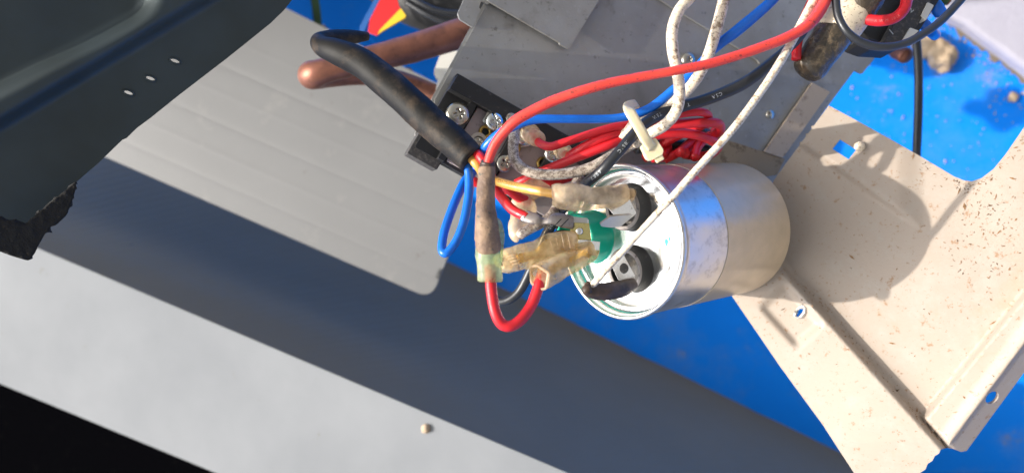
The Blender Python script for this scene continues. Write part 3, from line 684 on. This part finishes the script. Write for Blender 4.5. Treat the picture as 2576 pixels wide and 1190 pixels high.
# ------------------------------------------------------------------ background plumbing, top middle
cu = thing('copper_pipe', P(1000, 150, 300), 'copper pipe bent back in a hairpin behind the black sleeve', 'pipe')
wire('pipe', [(1330, 20, 330, 74), (1240, 62, 326, 72), (1150, 88, 322, 70), (1040, 122, 318, 66), (960, 142, 315, 62), (880, 162, 313, 58), (820, 178, 312, 58), (790, 188, 314, 66), (786, 190, 322, 66), (800, 192, 332, 60), (850, 190, 340, 52), (930, 190, 345, 46), (1010, 204, 348, 44), (1090, 234, 350, 42), (1160, 268, 352, 42)], 60, M['copper'], parent=cu, n=28)
ts = thing('colour_tape', P(960, 50, 380), 'blue red and yellow striped ribbon end near the top edge', 'ribbon')
plt_ = plane((-.2, .1, .97), 960, 50, 372)
for nm, pts, m in (('blue_stripe', [(958, -30), (990, -60), (950, 10), (925, 60), (912, 92), (903, 84), (905, 66), (930, 20)], 'tapeblue'),
                   ('red_stripe', [(950, 10), (988, -50), (1003, 15), (1008, 24), (948, 90), (925, 82), (930, 50)], 'tapered'),
                   ('yellow_stripe', [(1008, 22), (1021, 40), (1018, 46), (960, 80), (950, 88), (955, 76)], 'tapeyellow')):
    sheet(nm, pts, plt_, M[m], parent=ts, th=1.0, bevel=.1, up={'blue_stripe': -1, 'red_stripe': 0, 'yellow_stripe': .6}[nm])
tag(wire('strap', [(780, -60, 470), (790, -10, 468), (796, 30, 465), (801, 80, 465)], 20, M['olive'], squash=.3, flat=Vector((0, 0, 1))), 'dark green strap hanging against the blue floor at the top', 'strap')
ins = thing('dark_hose', P(1080, 20, 380), 'black insulated hose with ribbed sheath behind the copper pipe', 'hose')
wire('hose', [(960, -60, 400), (1040, 0, 395), (1100, 18, 392), (1180, 34, 390), (1280, 60, 388)], 120, M['blackplastic'], parent=ins, n=24)
for k, (dx, dy) in enumerate(((0, 0), (12, 26))):
    wire('cord', [(1010 + dx, -20 + dy, 372), (1060 + dx, 10 + dy, 370), (1110 + dx, 30 + dy, 370), (1180 + dx, 36 + dy, 370)], 14, M['black'], parent=ins, n=10)
wb = thing('white_connector', P(1120, 180, 400), 'blurred white plastic connector left of the control box edge', 'connector')
wpl = plane((0, 0, 1), 1120, 170, 345)
sheet('housing', rnd([(1112, 126), (1150, 120), (1150, 230), (1092, 190), (1092, 178)], 4), wpl, M['whiteplastic'], parent=wb, th=10)
sheet('latch', rnd([(1104, 188), (1160, 190), (1140, 262), (1096, 226)], 3), wpl, M['whiteplastic'], parent=wb, th=8, up=2)

# ------------------------------------------------------------------ black sleeve with the cable it carries
sl = thing('sleeved_cable', P(1000, 250, 240), 'thick black heat shrink sleeve carrying blue, red and amber wires diagonally down', 'cable')
wire('sleeve', [(925, 92, 262, 20), (880, 94, 258, 34), (830, 96, 252, 36), (803, 104, 248, 38), (812, 118, 244, 48), (850, 132, 240, 62), (910, 160, 238, 70), (970, 206, 236, 74), (1040, 268, 234, 76), (1100, 324, 232, 76), (1150, 366, 230, 74), (1188, 402, 228, 70)], 64, M['sleeve'], parent=sl, n=32, wob=.05, wsc=.12)
pa, ra = pathpx([(1188, 402, 228, 64), (1190, 404, 228, 62)], 60)
wire('amber_core', [(1168, 382, 230), (1186, 400, 227), (1204, 420, 226), (1222, 446, 229), (1250, 456, 230), (1290, 468, 228), (1340, 478, 224), (1380, 485, 221), (1416, 491, 219)], 22, M['yellow'], parent=sl)
_p, _r = pathpx([(1168, 382, 230), (1186, 400, 227), (1204, 420, 226), (1222, 446, 229), (1250, 456, 230), (1290, 468, 228), (1340, 478, 224), (1380, 485, 221), (1416, 491, 219)], 22)
wire('red_core', [(1180, 375, 230), (1198, 386, 227), (1214, 402, 225), (1226, 420, 226), (1236, 445, 232), (1248, 474, 233), (1264, 500, 231), (1290, 528, 228), (1328, 548, 225)], 23, M['red'], parent=sl)
wire('blue_core', [(1172, 395, 231), (1176, 415, 229), (1180, 450, 228), (1178, 500, 226), (1166, 560, 223), (1148, 606, 221), (1124, 636, 220), (1112, 628, 221), (1116, 590, 224), (1132, 540, 228), (1150, 495, 232), (1170, 455, 236), (1184, 440, 240), (1192, 425, 242), (1200, 400, 238)], 21, M['blue'], parent=sl)
# crimp end on the red core
cr = wire('crimp_barrel', [(1322, 544, 225.5, 31), (1338, 549, 224, 33), (1352, 552, 223, 26), (1366, 556, 223, 17), (1378, 556, 222.5, 17), (1388, 553, 222, 26), (1400, 552, 222, 34), (1420, 556, 222, 36), (1440, 560, 222.5, 34)], 30, M['crimp'], parent=sl, squash=.55, flat=Vector((.2, .5, 1)), n=24, sq=1)
wire('crimp_lip', [(1320, 543, 225.6, 33), (1324, 544.5, 225.3, 34), (1328, 546, 225, 33)], 33, M['tin'], parent=sl, squash=.6, flat=Vector((.2, .5, 1)))
V, Fc = box(P(1452, 560, 223), Vector((1, -.1, -.2)).normalized(), Vector((.1, 1, 0)).normalized(), Vector((.2, 0, 1)).normalized(), 6, 3.2, 1); mk('crimp_tongue', V, Fc, M['steelend'], sl, bevel=.2)
for k in range(2):
    wire('crimp_groove', [(1392 + 18 * k, 571, 218.6), (1402 + 18 * k, 561, 218.0), (1412 + 18 * k, 551, 218.6)], 2.6, M['darkhole'], parent=sl, n=6)
_s = 0
for _i in range(1, len(_p)):
    _s += (_p[_i] - _p[_i - 1]).length
    if _p[_i].x / -_p[_i].z * F + 1288 > 1254: break
text_on_wire('ONDERFUL', _p, [x * 1.07 for x in _r], _s, 1.5, M['ink_dark'], sl, side=.3, gap=.2)
# nylon boot on the amber wire
boot = wire('nylon_boot', [(1388, 486, 219, 30), (1396, 486, 219, 48), (1415, 494, 219, 62), (1440, 497, 220, 66), (1466, 499, 221, 62), (1484, 500, 222, 58), (1510, 498, 223, 54), (1545, 494, 225, 53), (1574, 489, 227, 49), (1578, 488, 227, 40)], 50, M['clear2'], parent=sl, squash=.62, flat=Vector((0, -.35, 1)), n=32, wob=.07, wsc=.3)
wire('boot_barrel', [(1420, 491, 221, 26), (1470, 494, 222, 28), (1500, 495, 223, 38), (1560, 491, 227, 40)], 28, M['crimp'], parent=sl, squash=.4, flat=Vector((0, -.35, 1)), n=14)

# ------------------------------------------------------------------ red wires
r1 = thing('coral_wire', P(1700, 180, 205), 'long coral red wire arching over all others from the grimy splice to the top right', 'wire')
wire('insulation', [(1226, 428, 212, 21), (1231, 398, 212, 22), (1250, 356, 211, 24), (1290, 310, 209, 26), (1340, 279, 208, 26), (1400, 251, 207, 25), (1470, 227, 206, 24), (1550, 206, 206, 23), (1630, 191, 206, 22), (1700, 178, 206, 22), (1780, 162, 207, 23), (1850, 142, 208, 23), (1920, 118, 209, 24), (1980, 95, 210, 25), (2030, 66, 211, 26), (2062, 30, 213, 27), (2082, -15, 215, 27), (2090, -60, 217, 27)], 24, M['coral'], parent=r1, n=20)
# splice of the coral wire: grimy shrink over a green tinted butt connector, second leg down to the U loop
wire('grimy_shrink', [(1226, 412, 212, 24), (1226, 420, 212, 36), (1224, 440, 212, 41), (1222, 490, 212, 44), (1222, 540, 211, 50), (1226, 590, 211, 60), (1228, 612, 211, 61), (1230, 626, 212, 58), (1231, 634, 212, 44)], 50, M['grime'], parent=r1, n=36, wob=.09, wsc=.35)
wire('butt_connector', [(1236, 560, 212, 30), (1238, 566, 212, 50), (1236, 590, 212, 62), (1232, 620, 212, 66), (1230, 640, 212, 66), (1231, 656, 212, 62), (1231, 672, 212, 58), (1232, 690, 212, 60), (1233, 704, 212, 60), (1233, 709, 212, 54)], 60, M['clearg'], parent=r1, n=36, wob=.04, wsc=.3, squash=.8, flat=Vector((0, 0, 1)))
wire('shrink_mouth', [(1227, 407, 211.7, 33), (1226, 414, 212, 36), (1226, 421, 212, 39)], 30, M['burnt'], parent=r1, n=24)
wire('red_leg', [(1232, 668, 213), (1234, 700, 212), (1238, 745, 211), (1246, 785, 210), (1262, 814, 210), (1284, 820, 210), (1310, 804, 211), (1334, 772, 213), (1350, 735, 214), (1358, 705, 215), (1364, 690, 217)], 27, M['red'], parent=r1, n=22)
# boot C of the red leg
wire('nylon_boot', [(1354, 700, 216, 40), (1355, 699, 216, 60), (1368, 691, 216, 66), (1392, 679, 217, 64), (1412, 668, 218, 58), (1440, 656, 220, 54), (1466, 642, 223, 54), (1484, 630, 226, 50), (1487, 627, 226, 36)], 56, M['clear'], parent=r1, squash=.7, flat=Vector((.1, -.2, 1)), n=32, wob=.05, wsc=.3, sq=3)
wire('boot_barrel', [(1385, 681, 219, 22), (1412, 664, 220, 24), (1440, 650, 221, 36), (1480, 630, 226, 38)], 28, M['brass'], parent=r1, squash=.4, flat=Vector((.1, -.2, 1)), n=14)

mo = [P(u, v, 214.6 - .05 * (u - 1333)) for u, v in rnd([(1334, 672), (1352, 668), (1380, 688), (1374, 726), (1360, 728), (1337, 712)], 5, 3)]; mo.append(mo[0])
V, Fc = loft(mo, [.42] * len(mo), n=8, cap=False); mk('boot_mouth', V, Fc, M['clear2'], r1, smooth=True)
tripl = 'red leads running from the terminal block to the cable tie'
def redlead(pts, w, label, boot=None, m='red'):
    t = thing('red_wire', P(*pts[0][:3]), label, 'wire', tripl); wire('insulation', pts, w, M[m], parent=t, n=18)
    return t
ta = redlead([(1342, 336, 250), (1349, 348, 245), (1360, 362, 241), (1385, 369, 239), (1419, 359, 238), (1475, 341, 237), (1530, 324, 236), (1590, 311, 236), (1650, 300, 235), (1700, 289, 233), (1748, 282, 233), (1776, 286, 235), (1782, 300, 240), (1760, 320, 250), (1700, 345, 262), (1650, 375, 268)], 20, 'top red lead of three, leaving the screw block through a cream boot and looping back')
wire('nylon_boot', [(1330, 330, 256, 40), (1334, 336, 252, 46), (1342, 344, 247, 42), (1352, 350, 243, 40), (1354, 352, 242, 34)], 40, M['clear2'], parent=ta, n=24, squash=.95)
tb2 = redlead([(1420, 390, 246), (1434, 392, 243), (1450, 382, 240), (1484, 363, 238), (1530, 343, 237), (1595, 323, 238), (1650, 317, 236), (1727, 311, 235), (1790, 309, 236), (1811, 316, 240), (1805, 335, 250), (1760, 352, 268), (1722, 376, 262), (1712, 384, 258)], 23, 'middle red lead of three, bending in front of the loops at the right')
wire('nylon_boot', [(1408, 372, 256, 36), (1414, 378, 252, 42), (1424, 388, 246, 38), (1430, 394, 243, 34)], 38, M['clear2'], parent=tb2, n=24)
redlead([(1300, 462, 250), (1340, 442, 246), (1387, 422, 243), (1437, 402, 240), (1484, 384, 238), (1530, 366, 237), (1570, 350, 238), (1620, 345, 239), (1700, 336, 239), (1762, 342, 241), (1806, 366, 248), (1780, 392, 262), (1728, 390, 262), (1724, 386, 258)], 22, 'lowest red lead of three, passing under the grey white wire')
# red coil ends behind the tie
for i, (pts, lab) in enumerate((([(1800, 330, 270), (1778, 345, 268), (1755, 372, 262), (1748, 398, 258)], 'rightmost short red wire end of the coil above the capacitor can'),
                   ([(1690, 310, 274), (1670, 335, 272), (1680, 372, 268), (1668, 392, 264)], 'red wire end right behind the tie head'),
                   ([(1640, 330, 276), (1700, 360, 274), (1690, 392, 270), (1640, 398, 268)], 'lowest red wire of the coil touching the can'),
                   ([(1775, 320, 274), (1745, 350, 270), (1706, 384, 266), (1672, 402, 266)], 'red wire crossing diagonally through the coil'),
                   ([(1622, 398, 262), (1650, 380, 264), (1676, 352, 268), (1684, 325, 272)], 'pink lit red wire end below the tie head'))):
    tag(wire('red_wire', pts, 21, M['red']), lab, 'wire', 'red wire ends in the coil behind the tie')
for pts, lab in (([(1540, 345, 256), (1600, 352, 262), (1680, 330, 266), (1760, 335, 268), (1795, 352, 270)], 'added black wire deep behind the upper red loops, filling gaps in the coil shadow'),
                 ([(1600, 372, 266), (1660, 366, 270), (1730, 370, 272), (1790, 385, 272)], 'added black wire at the bottom of the red coil, filling gaps in its shadow')):
    tag(wire('black_wire', pts, 30, M['black']), lab, 'wire')  # extra wires added in the coil's dark core to close gaps in its shadow
tag(wire('red_wire', [(2062, -30, 235), (2040, 10, 236), (2018, 60, 236), (2006, 110, 234), (2003, 150, 233)], 22, M['red']), 'short red wire passing behind the thin white wire beside the tarred pipe', 'wire')
tag(wire('red_wire', [(1186, 452, 250), (1196, 458, 250), (1230, 470, 252), (1280, 478, 252), (1330, 470, 252), (1390, 458, 252), (1450, 440, 254)], 22, M['red']), 'red wire running behind the amber wire', 'wire')
# heavy red lead top right
t9 = thing('red_wire', P(2228, 50, 232), 'heavy red lead curving into the black numbered terminal block at the top', 'wire')
r9 = [(2110, 60, 238), (2150, 48, 234), (2180, 50, 232), (2215, 53, 230), (2250, 46, 229), (2274, 24, 229), (2281, -4, 230), (2278, -40, 232)]
wire('insulation', r9, 26, M['red'], parent=t9); _p9, _r9 = pathpx(r9, 26)
text_on_wire('AWM 1015', _p9, [x * 1.07 for x in _r9], 11.2, 1.1, M['ink_pink'], t9, gap=.3)

# ------------------------------------------------------------------ blue wires
tag(wire('blue_wire', [(1196, 420, 236, 18), (1206, 396, 230, 21), (1226, 366, 226, 23), (1256, 338, 224, 23), (1300, 314, 222, 23), (1350, 301, 222, 21), (1430, 300, 223, 20), (1515, 300, 225, 20), (1580, 293, 226, 20), (1638, 271, 226, 22), (1693, 228, 225, 22), (1738, 187, 224, 20), (1775, 145, 224, 19), (1812, 110, 225, 24), (1849, 82, 225, 26), (1894, 45, 226, 26), (1938, 6, 228, 24), (1990, -50, 230, 24)], 21, M['blue'], n=20), 'long blue wire from the sleeve through the cable tie to the top', 'wire')

# ------------------------------------------------------------------ white wires
tw = thing('white_wire', P(1700, 200, 215), 'dirty white wire looping down through the tie and back to the screw block', 'wire')
wa = [(1760, -40, 216), (1738, -8, 216), (1708, 28, 215), (1692, 74, 214), (1692, 123, 213), (1700, 165, 213), (1708, 208, 213), (1709, 250, 214), (1698, 286, 215), (1671, 316, 217), (1640, 334, 219), (1618, 346, 222), (1596, 360, 226)]
wire('insulation', wa, 27, M['white'], parent=tw, n=22)
wire('grey_tail', [(1596, 360, 226), (1570, 374, 227), (1541, 392, 228), (1501, 415, 229), (1461, 430, 230), (1408, 439, 230), (1355, 438, 230), (1318, 426, 231), (1296, 404, 233), (1291, 375, 235), (1293, 338, 238), (1292, 309, 244), (1286, 298, 250)], 26, M['white_grey'], parent=tw, n=22, wob=.03)
tag(wire('white_wire', [(1828, -40, 224), (1822, -5, 224), (1812, 40, 223), (1797, 93, 222), (1780, 145, 222), (1760, 186, 222), (1732, 224, 223), (1690, 258, 226), (1640, 281, 229), (1610, 300, 232), (1580, 330, 236), (1545, 362, 240)], 27, M['white'], n=22), 'dirty white wire right of the loop, running down behind the blue wire into the tie', 'wire')
t5 = thing('thin_white_wire', P(1740, 440, 212), 'thin off white wire running straight from the top down to a burnt brown sleeve', 'wire')
wire('insulation', [(2075, -50, 218, 20.9), (2053, -8, 217, 22.1), (2024, 46, 215, 20.9), (1994, 102, 213, 20.4), (1961, 160, 211, 19.8), (1924, 217, 210, 18.7), (1886, 271, 209, 18.7), (1849, 319, 208, 18.1), (1812, 362, 208, 18.1), (1775, 402, 208, 17.6), (1738, 443, 208, 17.6), (1690, 498, 209, 17.6), (1650, 541, 210, 17.0), (1600, 596, 211, 16.4), (1560, 640, 212, 16.4), (1520, 684, 213, 16.4), (1482, 727, 215, 16.4)], 15, M['white_clean'], parent=t5, n=16)
wire('burnt_sleeve', [(1468, 722, 215, 18), (1474, 724, 215, 34), (1490, 730, 215.5, 38), (1520, 733, 217, 42), (1555, 728, 220, 42), (1580, 720, 223, 36), (1594, 716, 225, 30), (1598, 714, 225.5, 14)], 38, M['burnt'], parent=t5, n=28, wob=.08, wsc=.25, squash=.75, flat=Vector((0, -.1, 1)))
wire('sleeve_mouth', [(1470, 720, 213.4, 17), (1477, 729, 212.6, 21), (1482, 738, 213, 17)], 16, M['burnt'], parent=t5, n=14, squash=.5)
# ------------------------------------------------------------------ black wires
tk = thing('black_wire', P(1800, 240, 225), 'printed black wire curving from the top right behind the tie to the capacitor', 'wire')
bk = [(2075, -10, 232, 22), (2050, 30, 230, 22), (2009, 96, 228, 22), (1961, 141, 227, 24), (1916, 180, 226, 27), (1868, 212, 226, 29), (1812, 238, 226, 28), (1768, 254, 226, 27), (1719, 268, 226, 27), (1664, 287, 226, 27), (1622, 312, 224, 27), (1590, 344, 222, 26), (1552, 388, 221, 25), (1515, 428, 222, 25), (1470, 466, 228, 25), (1440, 500, 236, 25), (1400, 545, 242, 25), (1360, 620, 246, 24), (1335, 680, 248, 22), (1305, 735, 250, 22), (1270, 758, 252, 22), (1238, 752, 254, 22)]
wire('insulation', bk, 26, M['black'], parent=tk, n=22); _pb, _rb = pathpx(bk, 26)
cum = [0]
for i in range(1, len(_pb)): cum.append(cum[-1] + (_pb[i] - _pb[i - 1]).length)
def at_u(u): return next(cum[i] for i in range(len(_pb)) if (_pb[i].x / -_pb[i].z) * F + 1288 < u)
for s_, u0 in (('CSA', 1812), ('T', 1738), ('TEW', 1660), ('FT1', 1606), ('105°C', 1578), ('600V', 1520), ('30', 1392)):
    text_on_wire(s_, _pb, [x * 1.07 for x in _rb], at_u(u0), 1.45, M['ink_white'], tk, gap=.25)
tag(wire('black_wire', [(2098, -50, 214), (2102, -8, 214), (2109, 42, 213), (2132, 82, 212), (2172, 109, 212), (2221, 119, 212), (2273, 111, 213), (2321, 87, 214), (2369, 52, 216), (2421, -4, 218), (2450, -40, 220)], 19, M['black'], n=18), 'black wire hanging in a loop across the tarred pipe at the top right', 'wire')
tag(wire('black_cable', [(2296, 40, 330), (2304, 90, 332), (2310, 160, 334), (2311, 240, 336), (2309, 320, 340), (2305, 400, 345), (2298, 480, 352), (2270, 620, 372), (2200, 760, 400)], 19, M['black'], n=18), 'blurred black cable hanging straight down over the lit blue floor', 'cable')
tag(wire('black_wire', [(1462, 640, 240), (1440, 600, 243), (1410, 590, 246), (1380, 610, 250), (1365, 650, 252)], 22, M['black']), 'black wire tucked behind the green collar', 'wire')

# ------------------------------------------------------------------ cable tie
ct = thing('cable_tie', P(1610, 320, 212), 'cream nylon cable tie bundling the wires above the capacitor', 'cable tie')
pa = catmull([tuple(P(u, v, d)) for u, v, d in ((1600, 262, 232), (1584, 266, 222), (1580, 272, 214.5), (1592, 294, 212), (1608, 322, 211), (1624, 350, 211), (1640, 372, 212))], 6); pa = [Vector(p) for p in pa]
V, Fc = loft(pa, [1.5] * len(pa), n=16, squash=.36, flat=Vector((.1, .1, 1)), sq=5); mk('strap', V, Fc, M['tie'], ct, smooth=True)
ax_, ay_ = Vector((.48, -.87, 0)).normalized(), Vector((.87, .48, 0)).normalized()
hd = rnd([(-2.3, -2.5), (2.3, -2.5), (2.6, 1.6), (1.8, 2.6), (-1.8, 2.6), (-2.6, 1.6)], .6, 3)
V = []; hc_ = P(1642, 376, 212)
vs, fs = cdt(hd, [], 0)
V = [hc_ + ay_ * x - ax_ * -y for x, y in vs]
mk('head', V, [tuple(f) for f in fs], M['tie'], ct, solid=3.2, bevel=.4)
V, Fc = box(P(1656, 396, 213), ay_, ax_, Vector((0, 0, 1)), 2.4, 2.6, 1.3); mk('tail', V, Fc, M['tie'], ct, bevel=.25)

# ------------------------------------------------------------------ other connectors in front of the capacitor
cb1 = thing('clear_connector', P(1350, 640, 225), 'ribbed amber clear spade connector lying level at the green collar', 'connector', 'clear spade connectors')
wire('nylon_boot', [(1268, 658, 222, 44), (1270, 658, 222, 58), (1292, 652, 221, 60), (1305, 648, 221, 62), (1330, 643, 220, 63), (1352, 636, 220, 60), (1372, 627, 220, 64), (1392, 622, 220, 70), (1424, 616, 221, 68), (1440, 613, 223, 60), (1443, 612, 223, 50)], 56, M['clear'], parent=cb1, squash=.62, flat=Vector((.05, -.15, 1)), n=36, wob=.05, wsc=.3, sq=2.6)
wire('terminal', [(1300, 652, 223.5, 22), (1350, 640, 222.5, 26), (1385, 622, 222, 44), (1440, 608, 223, 46)], 30, M['brass'], parent=cb1, squash=.35, flat=Vector((.05, -.15, 1)), n=14)
for k in range(4):
    wire('rib', [(1274 + 5 * k, 645 + 7 * k, 218.6 + .2 * abs(k - 1.5)), (1294 + 4 * k, 641 + 7 * k, 218.2 + .2 * abs(k - 1.5)), (1306 + 3 * k, 639 + 7 * k, 219)], 3.2, M['clear2'], parent=cb1, n=8)
for k in range(4):
    wire('window_rib', [(1382 + 15 * k, 594 - 3 * k, 218.2), (1386 + 15 * k, 612 - 3 * k, 217.2), (1390 + 15 * k, 636 - 4 * k, 218.4)], 2.6, M['clear2'], parent=cb1, n=6)
wire('black_lead', [(1269, 662, 223), (1258, 664, 224), (1240, 664, 228), (1236, 680, 240)], 26, M['black'], parent=cb1)
cf = thing('clear_connector', P(1310, 575, 240), 'dusty clear flag connector with a short grey white wire behind the grimy splice', 'connector', 'clear spade connectors')
wire('nylon_boot', [(1310, 506, 247, 50), (1314, 512, 246, 60), (1318, 530, 244, 60), (1308, 552, 242, 50), (1300, 572, 240, 40), (1302, 592, 239, 36), (1308, 597, 239, 24)], 50, M['clear2'], parent=cf, n=28, wob=.1, wsc=.3)
wire('white_stub', [(1308, 592, 237.5), (1318, 584, 236), (1338, 574, 235), (1362, 562, 236), (1384, 545, 238), (1402, 520, 241), (1412, 500, 244), (1440, 470, 248), (1462, 446, 250)], 24, M['white_grey'], parent=cf, n=18, wob=.06)
cg = thing('flag_connector', P(1338, 478, 246), 'cream angular nylon flag connector above the amber wire', 'connector')
sheet('flag', rnd([(1306, 466), (1336, 449), (1352, 448), (1384, 468), (1386, 486), (1356, 494), (1340, 505), (1330, 498), (1304, 480)], 3, 3), plane((.1, .1, 1), 1340, 478, 243), M['clear2'], parent=cg, th=4, bevel=.5)
tag(wire('red_wire', [(1262, 462, 240), (1282, 478, 240), (1310, 500, 242), (1330, 506, 244)], 24, M['red']), 'short red wire stub entering the dusty flag connector', 'wire')

# ------------------------------------------------------------------ tarred pipe at top right
tp = thing('tarred_pipe', P(2100, 90, 235), 'tarred black insulated pipe end with a speckled cream collar at the top right', 'pipe')
wire('insulation', [(2022, 190, 236, 30), (2027, 184, 236, 62), (2036, 172, 236, 76), (2060, 138, 236, 82), (2090, 96, 236, 88), (2118, 58, 236, 92), (2140, 30, 237, 92)], 80, M['tar'], parent=tp, n=40, wob=.07, wsc=.25)
wire('cream_collar', [(2100, 84, 236, 88), (2102, 81, 236, 96), (2112, 68, 236, 99), (2134, 40, 236, 101), (2144, 24, 236, 99)], 90, M['cream'], parent=tp, n=40)
wire('upper_sheath', [(2146, 26, 236, 70), (2149, 22, 236, 96), (2160, 6, 235, 100), (2172, -12, 235, 100), (2178, -20, 235, 94), (2190, -40, 235, 96), (2215, -80, 236, 96)], 90, M['tar'], parent=tp, n=40, wob=.05, wsc=.25)

# ------------------------------------------------------------------ numbered terminal block at top right
nb = thing('numbered_block', P(2240, 60, 245), 'black numbered terminal block with blue wires at the top right', 'terminal block')
pln = plane((.15, .1, .98), 2240, 60, 250)
sheet('body', rnd([(2150, 60), (2240, -60), (2400, -60), (2350, 20), (2305, 90), (2284, 112), (2222, 108), (2190, 96)], 3, 2), pln, M['blackplastic'], parent=nb, th=14, bevel=.5)
sheet('number_rail', rnd([(2256, 110), (2226, 106), (2300, -30), (2360, -30), (2310, 62), (2268, 112)], 3, 2), pln, M['duskyplastic'], parent=nb, th=4, up=3.5, bevel=.4)
for (pts) in ([(2268, 106), (2290, 70), (2312, 78), (2276, 110)], [(2318, 40), (2334, 6), (2350, 14), (2330, 52)]):
    sheet('clamp', rnd(pts, 2, 2), pln, M['whiteplastic'], parent=nb, th=3, up=4, bevel=.3)
sx, sy = Vector((.75, .6, 0)).normalized(), Vector((-.6, .75, 0)).normalized()
text_flat('2', P(2291, 34, 244), sx, sy, Vector((0, 0, 1)), 3.2, M['ink_white'], nb, name='numeral'); text_flat('1', P(2246, 88, 244.5), sx, sy, Vector((0, 0, 1)), 3.0, M['ink_white'], nb, name='numeral')
wire('blue_lead', [(2310, 48, 262), (2325, 62, 262), (2340, 78, 263), (2352, 88, 268)], 26, M['blue'], parent=nb)
wire('blue_lead', [(2340, 0, 258), (2356, 18, 256), (2366, 34, 257)], 30, M['blue'], parent=nb)
wire('green_lead', [(2350, -20, 262), (2374, -2, 262), (2384, 4, 262)], 22, M['olive'], parent=nb)
wire('bare_end', [(2378, 0, 262), (2388, 6, 262)], 18, M['copper'], parent=nb)
cst = thing('copper_stub', P(2268, 138, 330), 'blunt copper pipe end peeking out under the black wire loop', 'pipe')
wire('stub', [(2230, 108, 350, 20), (2252, 128, 345, 32), (2270, 136, 340, 36), (2280, 143, 338, 34), (2284, 146, 337, 18)], 30, M['copper'], parent=cst, n=20)
sheet('mount', [(2140, 60), (2260, 104), (2250, 122), (2210, 122), (2130, 80)], plane((0, 0, 1), 2200, 90, 262), M['galv'], parent=cst, th=1, bevel=0)
